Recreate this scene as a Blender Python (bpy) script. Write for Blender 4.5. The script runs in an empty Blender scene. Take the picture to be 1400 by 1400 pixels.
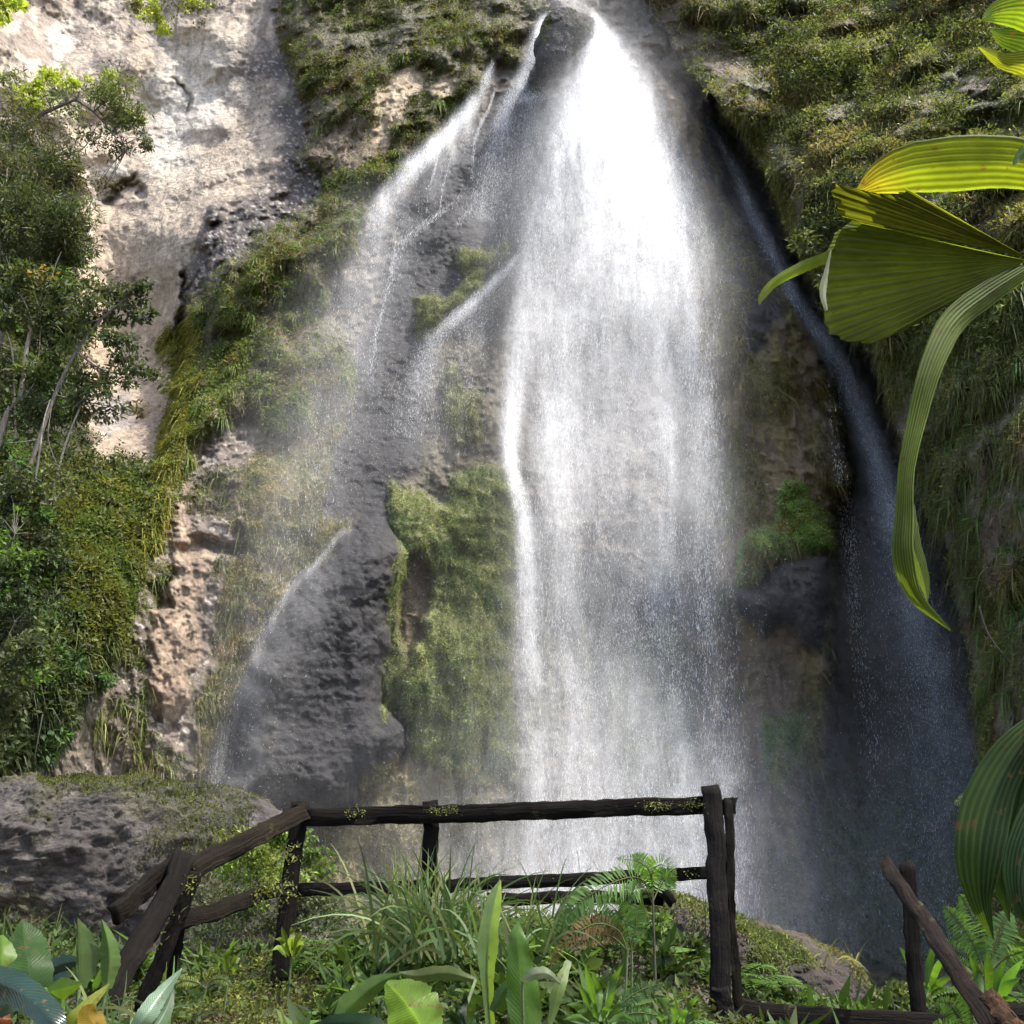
import bpy, bmesh, math, random
import numpy as np
from mathutils import Vector, Matrix
random.seed(7)
RNG = np.random.default_rng(11)
S = bpy.context.scene
COL = S.collection

# ------------------------------------------------------------------ camera
CAMZ = 1.6
PITCH = math.radians(20.0)
FPX = 1435.0
cp, sp = math.cos(PITCH), math.sin(PITCH)
cam_d = bpy.data.cameras.new('camera')
cam_d.sensor_width = 36.0
cam_d.lens = 36.0 * FPX / 1400.0
cam_d.clip_start = 0.05
cam_d.clip_end = 2000.0
cam = bpy.data.objects.new('camera', cam_d)
COL.objects.link(cam)
cam.location = (0, 0, CAMZ)
cam.rotation_euler = (math.radians(90) + PITCH, 0, 0)
S.camera = cam


def P(px, py, Y):
    """World point at horizontal distance Y on the sight line of photo position (px, py)."""
    px = np.asarray(px, float); py = np.asarray(py, float); Y = np.asarray(Y, float)
    u = (px - 700.0) / FPX
    v = (700.0 - py) / FPX
    dy = cp - v * sp
    k = Y / dy
    return np.stack(np.broadcast_arrays(u * k, Y + 0 * k, CAMZ + (sp + v * cp) * k), -1)


def V(px, py, Y):
    return Vector(P(px, py, Y).tolist())


# ------------------------------------------------------------------ noise
_perm = np.random.default_rng(3).permutation(256).astype(np.int64)
_perm = np.concatenate([_perm, _perm, _perm])
_val = np.random.default_rng(5).random(256) * 2 - 1


def vnoise(p, scale=1.0, seed=0):
    q = np.asarray(p, float) * (np.asarray(scale, float)) + seed * 17.31
    i = np.floor(q).astype(np.int64); f = q - i
    f = f * f * f * (f * (f * 6 - 15) + 10)
    i &= 255
    x0, y0, z0 = i[..., 0], i[..., 1], i[..., 2]
    x1, y1, z1 = (x0 + 1) & 255, (y0 + 1) & 255, (z0 + 1) & 255
    def h(a, b, c):
        return _val[_perm[_perm[_perm[a] + b] + c]]
    fx, fy, fz = f[..., 0], f[..., 1], f[..., 2]
    a = h(x0, y0, z0) * (1 - fx) + h(x1, y0, z0) * fx
    b = h(x0, y1, z0) * (1 - fx) + h(x1, y1, z0) * fx
    c = h(x0, y0, z1) * (1 - fx) + h(x1, y0, z1) * fx
    d = h(x0, y1, z1) * (1 - fx) + h(x1, y1, z1) * fx
    return (a * (1 - fy) + b * fy) * (1 - fz) + (c * (1 - fy) + d * fy) * fz


def fbm(p, scale=1.0, octv=4, seed=0, gain=0.5, ridged=False):
    out = 0; a = 1.0; tot = 0
    sc = np.asarray(scale, float)
    for o in range(octv):
        n = vnoise(p, sc, seed + o * 3)
        if ridged:
            n = 1 - 2 * np.abs(n)
        out = out + a * n; tot += a
        a *= gain; sc = sc * 2.03
    return out / tot


def sstep(a, b, x):
    t = np.clip((x - a) / (b - a), 0, 1)
    return t * t * (3 - 2 * t)


def poly_sd(px, py, poly):
    """Signed distance in photo pixels to a polygon, positive inside."""
    poly = np.asarray(poly, float)
    d2 = np.full(px.shape, 1e12); inside = np.zeros(px.shape, bool)
    n = len(poly)
    for k in range(n):
        ax, ay = poly[k]; bx, by = poly[(k + 1) % n]
        ex, ey = bx - ax, by - ay
        wx, wy = px - ax, py - ay
        t = np.clip((wx * ex + wy * ey) / (ex * ex + ey * ey + 1e-9), 0, 1)
        dx, dy = wx - ex * t, wy - ey * t
        d2 = np.minimum(d2, dx * dx + dy * dy)
        c = (ay > py) != (by > py)
        with np.errstate(divide='ignore', invalid='ignore'):
            xi = ax + (py - ay) / (by - ay + 1e-12) * ex
        inside ^= c & (px < xi)
    d = np.sqrt(d2)
    return np.where(inside, d, -d)


# ------------------------------------------------------------------ mesh making
def mesh_obj(name, verts, faces, mat, parent=None, col=None, uv=None, smooth=False):
    verts = np.ascontiguousarray(verts, np.float32).reshape(-1, 3)
    faces = np.ascontiguousarray(faces, np.int32)
    nf, k = faces.shape
    me = bpy.data.meshes.new(name)
    me.vertices.add(len(verts)); me.vertices.foreach_set('co', verts.ravel())
    me.loops.add(nf * k); me.loops.foreach_set('vertex_index', faces.ravel())
    me.polygons.add(nf)
    me.polygons.foreach_set('loop_start', np.arange(0, nf * k, k, dtype=np.int32))
    if smooth:
        me.polygons.foreach_set('use_smooth', np.ones(nf, bool))
    if col is not None:
        c = np.ones((len(verts), 4), np.float32); c[:, :3] = np.clip(col, 0, 1)
        at = me.attributes.new('Col', 'FLOAT_COLOR', 'POINT')
        at.data.foreach_set('color', c.ravel())
    if uv is not None:
        at = me.attributes.new('LeafUV', 'FLOAT2', 'POINT')
        at.data.foreach_set('vector', np.ascontiguousarray(uv, np.float32).ravel())
    me.update(calc_edges=True)
    me.validate()
    o = bpy.data.objects.new(name, me)
    COL.objects.link(o)
    if mat is not None:
        me.materials.append(mat)
    if parent is not None:
        o.parent = parent
        o.matrix_parent_inverse = parent.matrix_world.inverted() if False else Matrix.Identity(4)
    return o


def grid_faces(h, w):
    i = np.arange(h * w).reshape(h, w)
    return np.stack([i[:-1, :-1], i[1:, :-1], i[1:, 1:], i[:-1, 1:]], -1).reshape(-1, 4)


def tag(o, label=None, cat=None, group=None, kind=None):
    if label: o['label'] = label
    if cat: o['category'] = cat
    if group: o['group'] = group
    if kind: o['kind'] = kind
    return o


def empty(name, loc=(0, 0, 0), rz=0.0):
    o = bpy.data.objects.new(name, None)
    COL.objects.link(o)
    o.location = loc; o.rotation_euler = (0, 0, rz)
    o.empty_display_size = 0.2
    return o


class MB:
    """Collects vertex and face blocks for one mesh (quads only or triangles only)."""
    def __init__(self):
        self.v = []; self.f = []; self.c = []; self.u = []; self.n = 0
    def add(self, v, f, c=None, u=None):
        v = np.asarray(v, float).reshape(-1, 3)
        self.v.append(v); self.f.append(np.asarray(f, int) + self.n)
        if c is not None:
            c = np.asarray(c, float)
            if c.ndim == 1: c = np.tile(c, (len(v), 1))
            self.c.append(c)
        if u is not None: self.u.append(u)
        self.n += len(v)
    def build(self, name, mat, parent=None, smooth=True, origin=None):
        v = np.concatenate(self.v)
        if origin is not None: v = v - np.asarray(origin, float)
        return mesh_obj(name, v, np.concatenate(self.f), mat, parent,
                        np.concatenate(self.c) if self.c else None,
                        np.concatenate(self.u) if self.u else None, smooth)


def unit(a):
    return a / (np.linalg.norm(a, axis=-1, keepdims=True) + 1e-9)


def catmull(pts, n):
    pts = np.asarray(pts, float)
    if len(pts) == 2:
        t = np.linspace(0, 1, n)[:, None]
        return pts[0] * (1 - t) + pts[1] * t
    q = np.vstack([2 * pts[0] - pts[1], pts, 2 * pts[-1] - pts[-2]])
    s = np.linspace(0, len(pts) - 1 - 1e-6, n)
    i = s.astype(int); t = (s - i)[:, None]
    a, b, c, d = q[i], q[i + 1], q[i + 2], q[i + 3]
    return 0.5 * (2 * b + (c - a) * t + (2 * a - 5 * b + 4 * c - d) * t ** 2 + (3 * b - a - 3 * c + d) * t ** 3)


def tube(mb, pts, r0, r1, sides=6, col=None, n=None, wob=0.0):
    pts = np.asarray(pts, float)
    if n: pts = catmull(pts, n)
    k = len(pts)
    T = unit(np.gradient(pts, axis=0))
    up = np.array([0.13, 0.21, 1.0]) if abs(T[:, 2]).mean() < 0.8 else np.array([1.0, 0.2, 0.1])
    A = unit(np.cross(T, up)); B = np.cross(T, A)
    r = np.linspace(r0, r1, k)
    if wob: r = r * (1 + wob * RNG.normal(size=k))
    th = np.arange(sides) * 2 * math.pi / sides
    ring = (A[:, None] * np.cos(th)[None, :, None] + B[:, None] * np.sin(th)[None, :, None]) * r[:, None, None] + pts[:, None]
    i = np.arange(k * sides).reshape(k, sides); j = np.roll(i, -1, 1)
    f = np.stack([i[:-1], j[:-1], j[1:], i[1:]], -1).reshape(-1, 4)
    mb.add(ring, f, col)


# ------------------------------------------------------------------ materials
def new_mat(name):
    m = bpy.data.materials.new(name); m.use_nodes = True
    nt = m.node_tree; nt.nodes.clear()
    out = nt.nodes.new('ShaderNodeOutputMaterial')
    return m, nt, out


def N(nt, typ, **kw):
    n = nt.nodes.new(typ)
    for k, v in kw.items():
        if k in n.inputs.keys() if isinstance(k, str) else False:
            n.inputs[k].default_value = v
        else:
            setattr(n, k, v)
    return n


def noise_tex(nt, vec, scale, detail=6, rough=0.6, dist=0.0):
    n = nt.nodes.new('ShaderNodeTexNoise')
    n.inputs['Scale'].default_value = scale
    n.inputs['Detail'].default_value = detail
    n.inputs['Roughness'].default_value = rough
    n.inputs['Distortion'].default_value = dist
    nt.links.new(vec, n.inputs['Vector'])
    return n.outputs['Fac']


def mapr(nt, val, a, b, c, d):
    n = nt.nodes.new('ShaderNodeMapRange')
    n.inputs[1].default_value = a; n.inputs[2].default_value = b
    n.inputs[3].default_value = c; n.inputs[4].default_value = d
    nt.links.new(val, n.inputs[0])
    return n.outputs[0]


def math_n(nt, op, a, b):
    n = nt.nodes.new('ShaderNodeMath'); n.operation = op
    for i, x in enumerate((a, b)):
        if isinstance(x, (int, float)): n.inputs[i].default_value = x
        else: nt.links.new(x, n.inputs[i])
    return n.outputs[0]


def vmul(nt, col, fac):
    n = nt.nodes.new('ShaderNodeVectorMath'); n.operation = 'SCALE'
    nt.links.new(col, n.inputs[0]); nt.links.new(fac, n.inputs['Scale'])
    return n.outputs[0]


def mapping(nt, vec, scale):
    n = nt.nodes.new('ShaderNodeMapping'); n.inputs['Scale'].default_value = scale
    nt.links.new(vec, n.inputs['Vector'])
    return n.outputs['Vector']


def mat_rock(name, bump=0.25, bscale=1.0, rough=(0.55, 0.95), fleck=None):
    """Rock whose base colour comes from the Col attribute, broken up by fine mineral noise, pits and cracks."""
    m, nt, out = new_mat(name)
    geo = nt.nodes.new('ShaderNodeTexCoord').outputs['Object']
    at = nt.nodes.new('ShaderNodeAttribute'); at.attribute_name = 'Col'
    n1 = noise_tex(nt, geo, 2.2 * bscale, 9, 0.72)
    n2 = noise_tex(nt, geo, 11 * bscale, 6, 0.7)
    vo = nt.nodes.new('ShaderNodeTexVoronoi'); vo.inputs['Scale'].default_value = 4.5 * bscale
    vo.inputs['Randomness'].default_value = 1.0
    nt.links.new(geo, vo.inputs['Vector'])
    st = noise_tex(nt, mapping(nt, geo, (3.0, 3.0, 0.35)), 1.2 * bscale, 5, 0.65)
    k = math_n(nt, 'MULTIPLY', mapr(nt, n1, 0.25, 0.75, 0.6, 1.4), mapr(nt, n2, 0.25, 0.75, 0.72, 1.28))
    k = math_n(nt, 'MULTIPLY', k, mapr(nt, st, 0.3, 0.7, 0.78, 1.22))
    c = vmul(nt, at.outputs['Color'], k)
    b = nt.nodes.new('ShaderNodeBsdfPrincipled')
    nt.links.new(c, b.inputs['Base Color'])
    nt.links.new(mapr(nt, n2, 0.3, 0.7, rough[0], rough[1]), b.inputs['Roughness'])
    h = math_n(nt, 'ADD', math_n(nt, 'MULTIPLY', n1, 1.0), math_n(nt, 'MULTIPLY', n2, 0.45))
    h = math_n(nt, 'ADD', h, math_n(nt, 'MULTIPLY', vo.outputs['Distance'], 0.35))
    bp = nt.nodes.new('ShaderNodeBump'); bp.inputs['Strength'].default_value = 0.9
    bp.inputs['Distance'].default_value = bump
    nt.links.new(h, bp.inputs['Height']); nt.links.new(bp.outputs[0], b.inputs['Normal'])
    nt.links.new(b.outputs[0], out.inputs[0])
    return m


def mat_foliage(name, transl=0.35, rough=0.55, spec=0.3, var=0.35, vscale=3.0):
    """Small leaves: colour per leaf from the Col attribute, part of the light passing through the blade."""
    m, nt, out = new_mat(name)
    at = nt.nodes.new('ShaderNodeAttribute'); at.attribute_name = 'Col'
    geo = nt.nodes.new('ShaderNodeTexCoord').outputs['Object']
    n1 = noise_tex(nt, geo, vscale, 4, 0.6)
    c = vmul(nt, at.outputs['Color'], mapr(nt, n1, 0.25, 0.75, 1 - var, 1 + var))
    b = nt.nodes.new('ShaderNodeBsdfPrincipled')
    b.inputs['Roughness'].default_value = rough
    b.inputs['Specular IOR Level'].default_value = spec
    nt.links.new(c, b.inputs['Base Color'])
    t = nt.nodes.new('ShaderNodeBsdfTranslucent')
    cm = nt.nodes.new('ShaderNodeVectorMath'); cm.operation = 'MULTIPLY'
    nt.links.new(c, cm.inputs[0]); cm.inputs[1].default_value = (1.5, 1.55, 0.7)
    nt.links.new(cm.outputs[0], t.inputs['Color'])
    mx = nt.nodes.new('ShaderNodeMixShader'); mx.inputs[0].default_value = transl
    nt.links.new(b.outputs[0], mx.inputs[1]); nt.links.new(t.outputs[0], mx.inputs[2])
    nt.links.new(mx.outputs[0], out.inputs[0])
    return m


def mat_water_drops(name, col=(0.97, 0.975, 0.98)):
    m, nt, out = new_mat(name)
    d = nt.nodes.new('ShaderNodeBsdfDiffuse'); d.inputs['Color'].default_value = (*col, 1)
    t = nt.nodes.new('ShaderNodeBsdfTranslucent'); t.inputs['Color'].default_value = (*col, 1)
    mx = nt.nodes.new('ShaderNodeMixShader'); mx.inputs[0].default_value = 0.5
    nt.links.new(d.outputs[0], mx.inputs[1]); nt.links.new(t.outputs[0], mx.inputs[2])
    nt.links.new(mx.outputs[0], out.inputs[0])
    return m


def mat_veil(name):
    """Sheet of falling water: how much of it there is comes from the Veil attribute, torn into fine threads; light scatters through it."""
    m, nt, out = new_mat(name)
    at = nt.nodes.new('ShaderNodeAttribute'); at.attribute_name = 'Col'
    geo = nt.nodes.new('ShaderNodeTexCoord').outputs['Object']
    n1 = noise_tex(nt, mapping(nt, geo, (7, 7, 0.7)), 1.0, 5, 0.7)
    n2 = noise_tex(nt, mapping(nt, geo, (14, 14, 5)), 1.0, 3, 0.7)
    k = math_n(nt, 'MULTIPLY', mapr(nt, n1, 0.3, 0.7, 0.55, 1.45), mapr(nt, n2, 0.3, 0.7, 0.6, 1.4))
    sep = nt.nodes.new('ShaderNodeSeparateColor'); nt.links.new(at.outputs['Color'], sep.inputs[0])
    a = math_n(nt, 'MINIMUM', math_n(nt, 'MULTIPLY', sep.outputs[0], k), 1.0)
    nz = nt.nodes.new('ShaderNodeTexNoise'); nz.inputs['Scale'].default_value = 2.5; nz.inputs['Detail'].default_value = 4
    nt.links.new(geo, nz.inputs['Vector'])
    ad = nt.nodes.new('ShaderNodeVectorMath'); ad.operation = 'ADD'; nt.links.new(nz.outputs['Color'], ad.inputs[0]); ad.inputs[1].default_value = (-0.5, -0.85, 0.15)
    nn = nt.nodes.new('ShaderNodeVectorMath'); nn.operation = 'NORMALIZE'; nt.links.new(ad.outputs[0], nn.inputs[0])
    d = nt.nodes.new('ShaderNodeBsdfDiffuse'); t = nt.nodes.new('ShaderNodeBsdfTranslucent')
    for q in (d, t):
        q.inputs['Color'].default_value = (0.95, 0.96, 0.97, 1); nt.links.new(nn.outputs[0], q.inputs['Normal'])
    mx = nt.nodes.new('ShaderNodeMixShader'); mx.inputs[0].default_value = 0.4
    nt.links.new(d.outputs[0], mx.inputs[1]); nt.links.new(t.outputs[0], mx.inputs[2])
    tr = nt.nodes.new('ShaderNodeBsdfTransparent')
    m2 = nt.nodes.new('ShaderNodeMixShader'); nt.links.new(a, m2.inputs[0])
    nt.links.new(tr.outputs[0], m2.inputs[1]); nt.links.new(mx.outputs[0], m2.inputs[2])
    nt.links.new(m2.outputs[0], out.inputs[0])
    return m
# ------------------------------------------------------------------ cliffs
# Distance of the rock (metres ahead of the viewpoint) at survey points of the gorge wall.
CTRL = np.array([
    (850, 1250, 33.5), (850, 900, 34.5), (850, 500, 36), (850, 200, 38), (800, 30, 40), (770, -200, 46),
    (700, 700, 34.2), (600, 900, 32.5), (600, 500, 35), (650, 200, 38.5), (560, 250, 38),
    (400, 1000, 31.5), (300, 1090, 30), (480, 720, 32.5), (450, 450, 36), (500, 100, 41), (430, -200, 46),
    (230, 900, 29.5), (150, 1080, 27.5), (50, 1100, 25), (40, 800, 27), (100, 700, 30), (220, 640, 33),
    (300, 600, 33.5), (330, 400, 37), (270, 300, 39.5), (380, 250, 40), (250, 150, 42.5), (150, 450, 41), (60, 60, 42), (0, 400, 37),
    (-200, 900, 22), (-350, 400, 27), (-350, -200, 34), (200, -200, 45.5), (-350, 1300, 18), (0, 1330, 23.5), (300, 1330, 29), (600, 1330, 32),
    (1010, 1250, 32.5), (1060, 800, 33), (1020, 400, 36), (960, 150, 39.5), (920, -200, 44),
    (1150, 600, 35.5), (1200, 1000, 34), (1100, 350, 38), (1010, 170, 41), (1300, 1250, 33), (1350, 900, 33), (1300, 500, 37),
    (1500, 300, 40), (1800, 800, 36), (1800, -200, 44), (1800, 1300, 33), (1300, -200, 46)], float)


def rbf_fit(ctrl, c=90.0):
    d = np.sqrt((ctrl[:, None, 0] - ctrl[None, :, 0]) ** 2 + (ctrl[:, None, 1] - ctrl[None, :, 1]) ** 2 + c * c)
    n = len(ctrl)
    A = np.zeros((n + 1, n + 1)); A[:n, :n] = -d + np.eye(n) * -6.0 * 0; A[:n, n] = 1; A[n, :n] = 1
    b = np.concatenate([ctrl[:, 2], [0]])
    return np.linalg.solve(A, b)


def rbf_eval(ctrl, w, px, py, c=90.0):
    out = np.full(px.shape, w[-1])
    for k in range(len(ctrl)):
        out = out - w[k] * np.sqrt((px - ctrl[k, 0]) ** 2 + (py - ctrl[k, 1]) ** 2 + c * c)
    return out


W_MAIN = rbf_fit(CTRL)

PALE = [(-400, -400), (370, -400), (375, 0), (388, 60), (402, 130), (412, 200), (405, 262), (340, 272), (292, 290), (276, 330),
        (262, 400), (246, 470), (236, 540), (224, 625), (150, 642), (90, 600), (-400, 560)]
UPVEG = [(372, -400), (760, -400), (762, 0), (735, 25), (705, 85), (668, 95), (640, 150), (560, 225), (500, 262), (440, 245), (415, 190), (398, 120), (380, 40)]
TANPATCH = [(505, 150), (530, 85), (560, 78), (572, 105), (560, 140), (540, 170), (520, 205), (500, 190)]
TANPATCH2 = [(592, 95), (612, 92), (616, 118), (600, 130), (590, 115)]
BROWNLEDGE = [(420, 200), (480, 150), (520, 190), (560, 190), (500, 225), (440, 240)]
DIAG = [(405, 290), (440, 245), (500, 235), (540, 215), (520, 250), (490, 310), (455, 370), (430, 430), (480, 470), (470, 540), (400, 590), (340, 560),
        (280, 600), (262, 610), (240, 700), (205, 760), (198, 690), (220, 600), (240, 500), (262, 430), (300, 370), (340, 320)]
SLOPE = [(-400, 560), (60, 560), (140, 630), (215, 635), (215, 700), (196, 790), (168, 830), (135, 900), (88, 980), (20, 1050), (-400, 1150)]
CONGL = [(262, 560), (300, 520), (345, 600), (335, 700), (315, 790), (285, 860), (262, 960), (240, 1100), (80, 1110), (110, 1000), (150, 920), (178, 830), (205, 770), (236, 690)]
TANCORE = [(272, 540), (292, 540), (292, 580), (262, 640), (258, 720), (290, 760), (284, 810), (268, 850), (262, 960), (225, 990), (200, 960), (190, 900), (205, 850), (235, 780), (240, 700)]
WETGRASS = [(470, 470), (480, 560), (455, 640), (440, 700), (470, 722), (420, 780), (365, 850), (335, 930), (310, 1000), (285, 1090), (268, 1100), (284, 960), (305, 840), (330, 740), (345, 620), (400, 590), (440, 520)]
DARK = [(720, 90), (690, 130), (640, 190), (590, 235), (545, 285), (520, 350), (508, 430), (478, 500), (480, 560), (455, 640), (440, 700), (478, 722), (420, 785), (365, 865), (335, 940),
        (308, 1010), (285, 1090), (320, 1140), (480, 1130), (540, 1045), (560, 1000), (520, 965), (535, 820), (532, 700), (560, 660), (600, 600), (625, 500), (690, 440), (730, 330), (740, 200)]
BLOCK = [(480, 722), (525, 712), (545, 760), (532, 830), (526, 900), (512, 960), (556, 1000), (520, 1060), (430, 1110), (280, 1130), (290, 1080), (310, 1010), (335, 940), (365, 865), (420, 785)]
TOPDOME = [(752, 18), (770, 10), (795, 13), (810, 24), (800, 60), (780, 90), (755, 110), (725, 110), (738, 60)]
M_UP = [(628, 340), (705, 325), (712, 345), (680, 380), (640, 410), (618, 420), (600, 450), (565, 462), (572, 415), (612, 408)]
M_NARROW = [(616, 505), (632, 505), (640, 540), (655, 545), (645, 600), (625, 615), (608, 580), (605, 540)]
M_MID = [(540, 665), (575, 668), (600, 690), (625, 660), (650, 640), (690, 640), (703, 690), (704, 760), (700, 900), (695, 1060), (640, 1065), (560, 1030), (565, 985), (535, 960), (508, 985), (520, 930),
         (530, 880), (528, 800), (532, 720)]
M_BROWN = [(545, 760), (570, 745), (582, 800), (575, 860), (550, 900), (540, 860)]
M_BASE = [(500, 1060), (540, 1040), (600, 1030), (700, 1060), (700, 1300), (470, 1300), (440, 1250), (430, 1160)]
M_RIB = [(1085, 665), (1110, 680), (1140, 715), (1140, 752), (1085, 762), (1050, 775), (1030, 792), (1005, 790), (1010, 740), (1045, 710), (1060, 680)]
M_LOW = [(1045, 985), (1100, 978), (1108, 1000), (1090, 1050), (1065, 1080), (1040, 1050)]
M_FALL = [(985, 630), (1005, 610), (1020, 650), (1010, 700), (985, 720), (960, 690)]
M_BEHIND = [(860, 880), (905, 840), (945, 900), (935, 1010), (900, 1100), (850, 1090), (840, 980)]
RIB = [(905, 90), (960, 150), (985, 250), (1000, 290), (1050, 330), (1085, 420), (1130, 520), (1145, 640), (1142, 760), (1130, 900), (1120, 1010), (1100, 1100), (1080, 1290), (930, 1300), (960, 700), (940, 300)]
RIBDARK = [(975, 300), (1035, 300), (1065, 420), (1050, 470), (1000, 500), (985, 400)]
RIBBLOCK = [(985, 790), (1035, 792), (1085, 765), (1140, 757), (1135, 830), (1120, 900), (1085, 880), (1065, 860), (1040, 870), (1000, 840)]
CHUTE = [(890, 60), (930, 90), (965, 150), (1000, 180), (1080, 300), (1200, 450), (1300, 650), (1400, 900), (1440, 1330), (1085, 1330), (1110, 1080), (1140, 800), (1145, 640), (1120, 500), (1080, 410), (1040, 330), (985, 260), (950, 160)]

# main sheet
sx_, sy_ = 2.1, 2.0
gx = np.arange(-330, 1760, sx_); gy = np.arange(-160, 1420, sy_)
PX, PY = np.meshgrid(gx, gy)
Yb = rbf_eval(CTRL, W_MAIN, PX, PY)
Q0 = P(PX, PY, Yb)
wob1 = fbm(Q0, 0.55, 4, 1); wob2 = fbm(Q0, 0.55, 4, 9)
wob3 = fbm(Q0, 2.2, 3, 21)
WX = PX + 26 * wob1 + 7 * wob3; WY = PY + 26 * wob2


def mask(poly, soft=8.0, grow=0.0):
    poly_a = np.asarray(poly, float)
    x0, y0 = poly_a.min(0) - 70; x1, y1 = poly_a.max(0) + 70
    ix0, ix1 = np.searchsorted(gx, [x0, x1]); iy0, iy1 = np.searchsorted(gy, [y0, y1])
    out = np.zeros_like(PX)
    if ix1 > ix0 and iy1 > iy0:
        sl = (slice(iy0, iy1), slice(ix0, ix1))
        out[sl] = sstep(-soft, soft, poly_sd(WX[sl], WY[sl], poly_a) + grow)
    return out


def dome(poly, reach):
    """0 at the outline rising to 1 at reach pixels inside, for bulging rock."""
    poly_a = np.asarray(poly, float)
    x0, y0 = poly_a.min(0) - 70; x1, y1 = poly_a.max(0) + 70
    ix0, ix1 = np.searchsorted(gx, [x0, x1]); iy0, iy1 = np.searchsorted(gy, [y0, y1])
    out = np.zeros_like(PX)
    sl = (slice(iy0, iy1), slice(ix0, ix1))
    d = np.clip(poly_sd(WX[sl], WY[sl], poly_a) / reach, 0, 1)
    out[sl] = np.sqrt(1 - (1 - d) ** 2)
    return out


LEFTVEG = [(-400, 190), (40, 175), (100, 225), (118, 320), (92, 360), (112, 450), (100, 560), (140, 640), (-400, 660)]
mk = {k: mask(p, s) for k, p, s in (
    ('pale', PALE, 6), ('upveg', UPVEG, 12), ('tan', TANPATCH, 7), ('tan2', TANPATCH2, 6), ('ledge', BROWNLEDGE, 10), ('diag', DIAG, 10), ('slope', SLOPE, 12),
    ('congl', CONGL, 9), ('core', TANCORE, 6), ('wetgrass', WETGRASS, 14), ('dark', DARK, 10), ('block', BLOCK, 6), ('dome', TOPDOME, 5),
    ('m_up', M_UP, 6), ('m_narrow', M_NARROW, 8), ('m_mid', M_MID, 8), ('m_brown', M_BROWN, 6), ('m_base', M_BASE, 16), ('m_rib', M_RIB, 6), ('m_low', M_LOW, 8), ('m_fall', M_FALL, 8),
    ('m_behind', M_BEHIND, 16), ('rib', RIB, 8), ('ribdark', RIBDARK, 12), ('ribblock', RIBBLOCK, 6), ('chute', CHUTE, 12))}
mk['slope'] = np.maximum(mk['slope'], mask(LEFTVEG, 14)); mk['pale'] = mk['pale'] * (1 - mask(LEFTVEG, 14))
veg_any = np.clip(mk['upveg'] * (1 - mk['tan']) * (1 - mk['tan2']) * (1 - mk['ledge'] * .8) + mk['diag'] + mk['slope'] + mk['m_mid'] + mk['m_up'] + mk['m_rib'] + mk['m_low'], 0, 1)

# relief in metres towards the viewer
rel = 1.3 * fbm(Q0, 0.16, 3, 31) + 0.55 * fbm(Q0, (0.5, 0.5, 0.3), 4, 37) * (1 - 0.45 * np.maximum(mk['dark'], mk['block']))
rel = rel + 0.30 * fbm(Q0, (1.6, 1.6, 1.0), 4, 41, 0.55, True) * (1 - 0.75 * mk['pale']) * (1 - 0.8 * np.maximum(mk['dark'], mk['block'])) * (1 - .7 * mk['dome'])
rel = rel + 0.07 * fbm(Q0, 6.0, 3, 43)
bed = fbm(Q0, (0.35, 0.35, 2.4), 4, 47, 0.6)                       # bedding steps on the wet dark rock
rel = rel + (0.05 * np.round(bed * 3) / 3 + 0.12 * np.abs(fbm(Q0, (0.8, 0.8, 0.7), 4, 49, .6))) * np.clip(mk['dark'] + mk['block'] + mk['ribblock'], 0, 1)
peb = fbm(Q0, 2.4, 4, 53, 0.62)
rel = rel + 0.16 * np.abs(fbm(Q0, 5.5, 3, 55, .65)) * mk['congl'] + 0.2 * np.maximum(peb, -0.08) * np.clip(mk['congl'], 0, 1) + 0.35 * fbm(Q0, (0.9, 0.9, 0.6), 3, 57) * mk['congl']
hum = np.abs(fbm(Q0, (0.8, 0.8, 0.42), 3, 59))
rel = rel + (0.9 - 0.5 * mk['m_mid']) * hum * veg_any
rel = rel - 1.1 * mk['pale'] + 1.0 * dome(DIAG, 60) + 0.9 * dome(UPVEG, 70) + 0.8 * dome(SLOPE, 70) * (PX > -100)
# broad slabs and hollows of the pale wall
slab = fbm(Q0, (0.22, 0.22, 0.16), 3, 61)
rel = rel + (1.3 * slab + 0.14 * fbm(Q0, (0.9, 0.9, 0.5), 4, 63, 0.55)) * mk['pale']
rel = rel - 0.9 * mask([(246, 380), (254, 378), (256, 420), (248, 470), (240, 475), (242, 420)], 7) - 0.9 * mask([(158, 262), (176, 238), (186, 262), (172, 278)], 8) - 0.35 * mask([(248, 108), (255, 106), (256, 140), (250, 150)], 5)
rel = rel + 2.0 * dome(BLOCK, 60) + 1.5 * dome(TOPDOME, 30) + 0.8 * dome(M_MID, 60) + 0.7 * dome(M_UP, 25) + 0.5 * dome(M_NARROW, 20) + 0.5 * dome(M_BASE, 80)
rel = rel + 0.8 * dome(RIB, 60) + 1.4 * dome(RIBBLOCK, 40) + 1.3 * dome(M_RIB, 45) + 0.7 * dome(M_LOW, 30) - 2.0 * mk['chute'] * (1 - mk['rib'])
rel = rel - 1.0 * mk['m_brown'] + 0.7 * mk['core'] * (mask(TANCORE, 20) - 0.3)
rel = rel - 0.9 * mask([(205, 800), (232, 790), (240, 830), (212, 838)], 5) - 0.8 * mask([(250, 735), (330, 735), (330, 755), (250, 752)], 8)
YM = Yb - rel
XM = P(PX, PY, YM)

# base colours (albedo)
def lerp(c, m, col):
    col = np.asarray(col, float)
    if col.ndim == 1: col = col[None, None, :]
    return c * (1 - m[..., None]) + col * m[..., None]


def two(a, b, f):
    f = np.clip(f, 0, 1)[..., None]
    return np.asarray(a, float) * (1 - f) + np.asarray(b, float) * f


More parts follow.
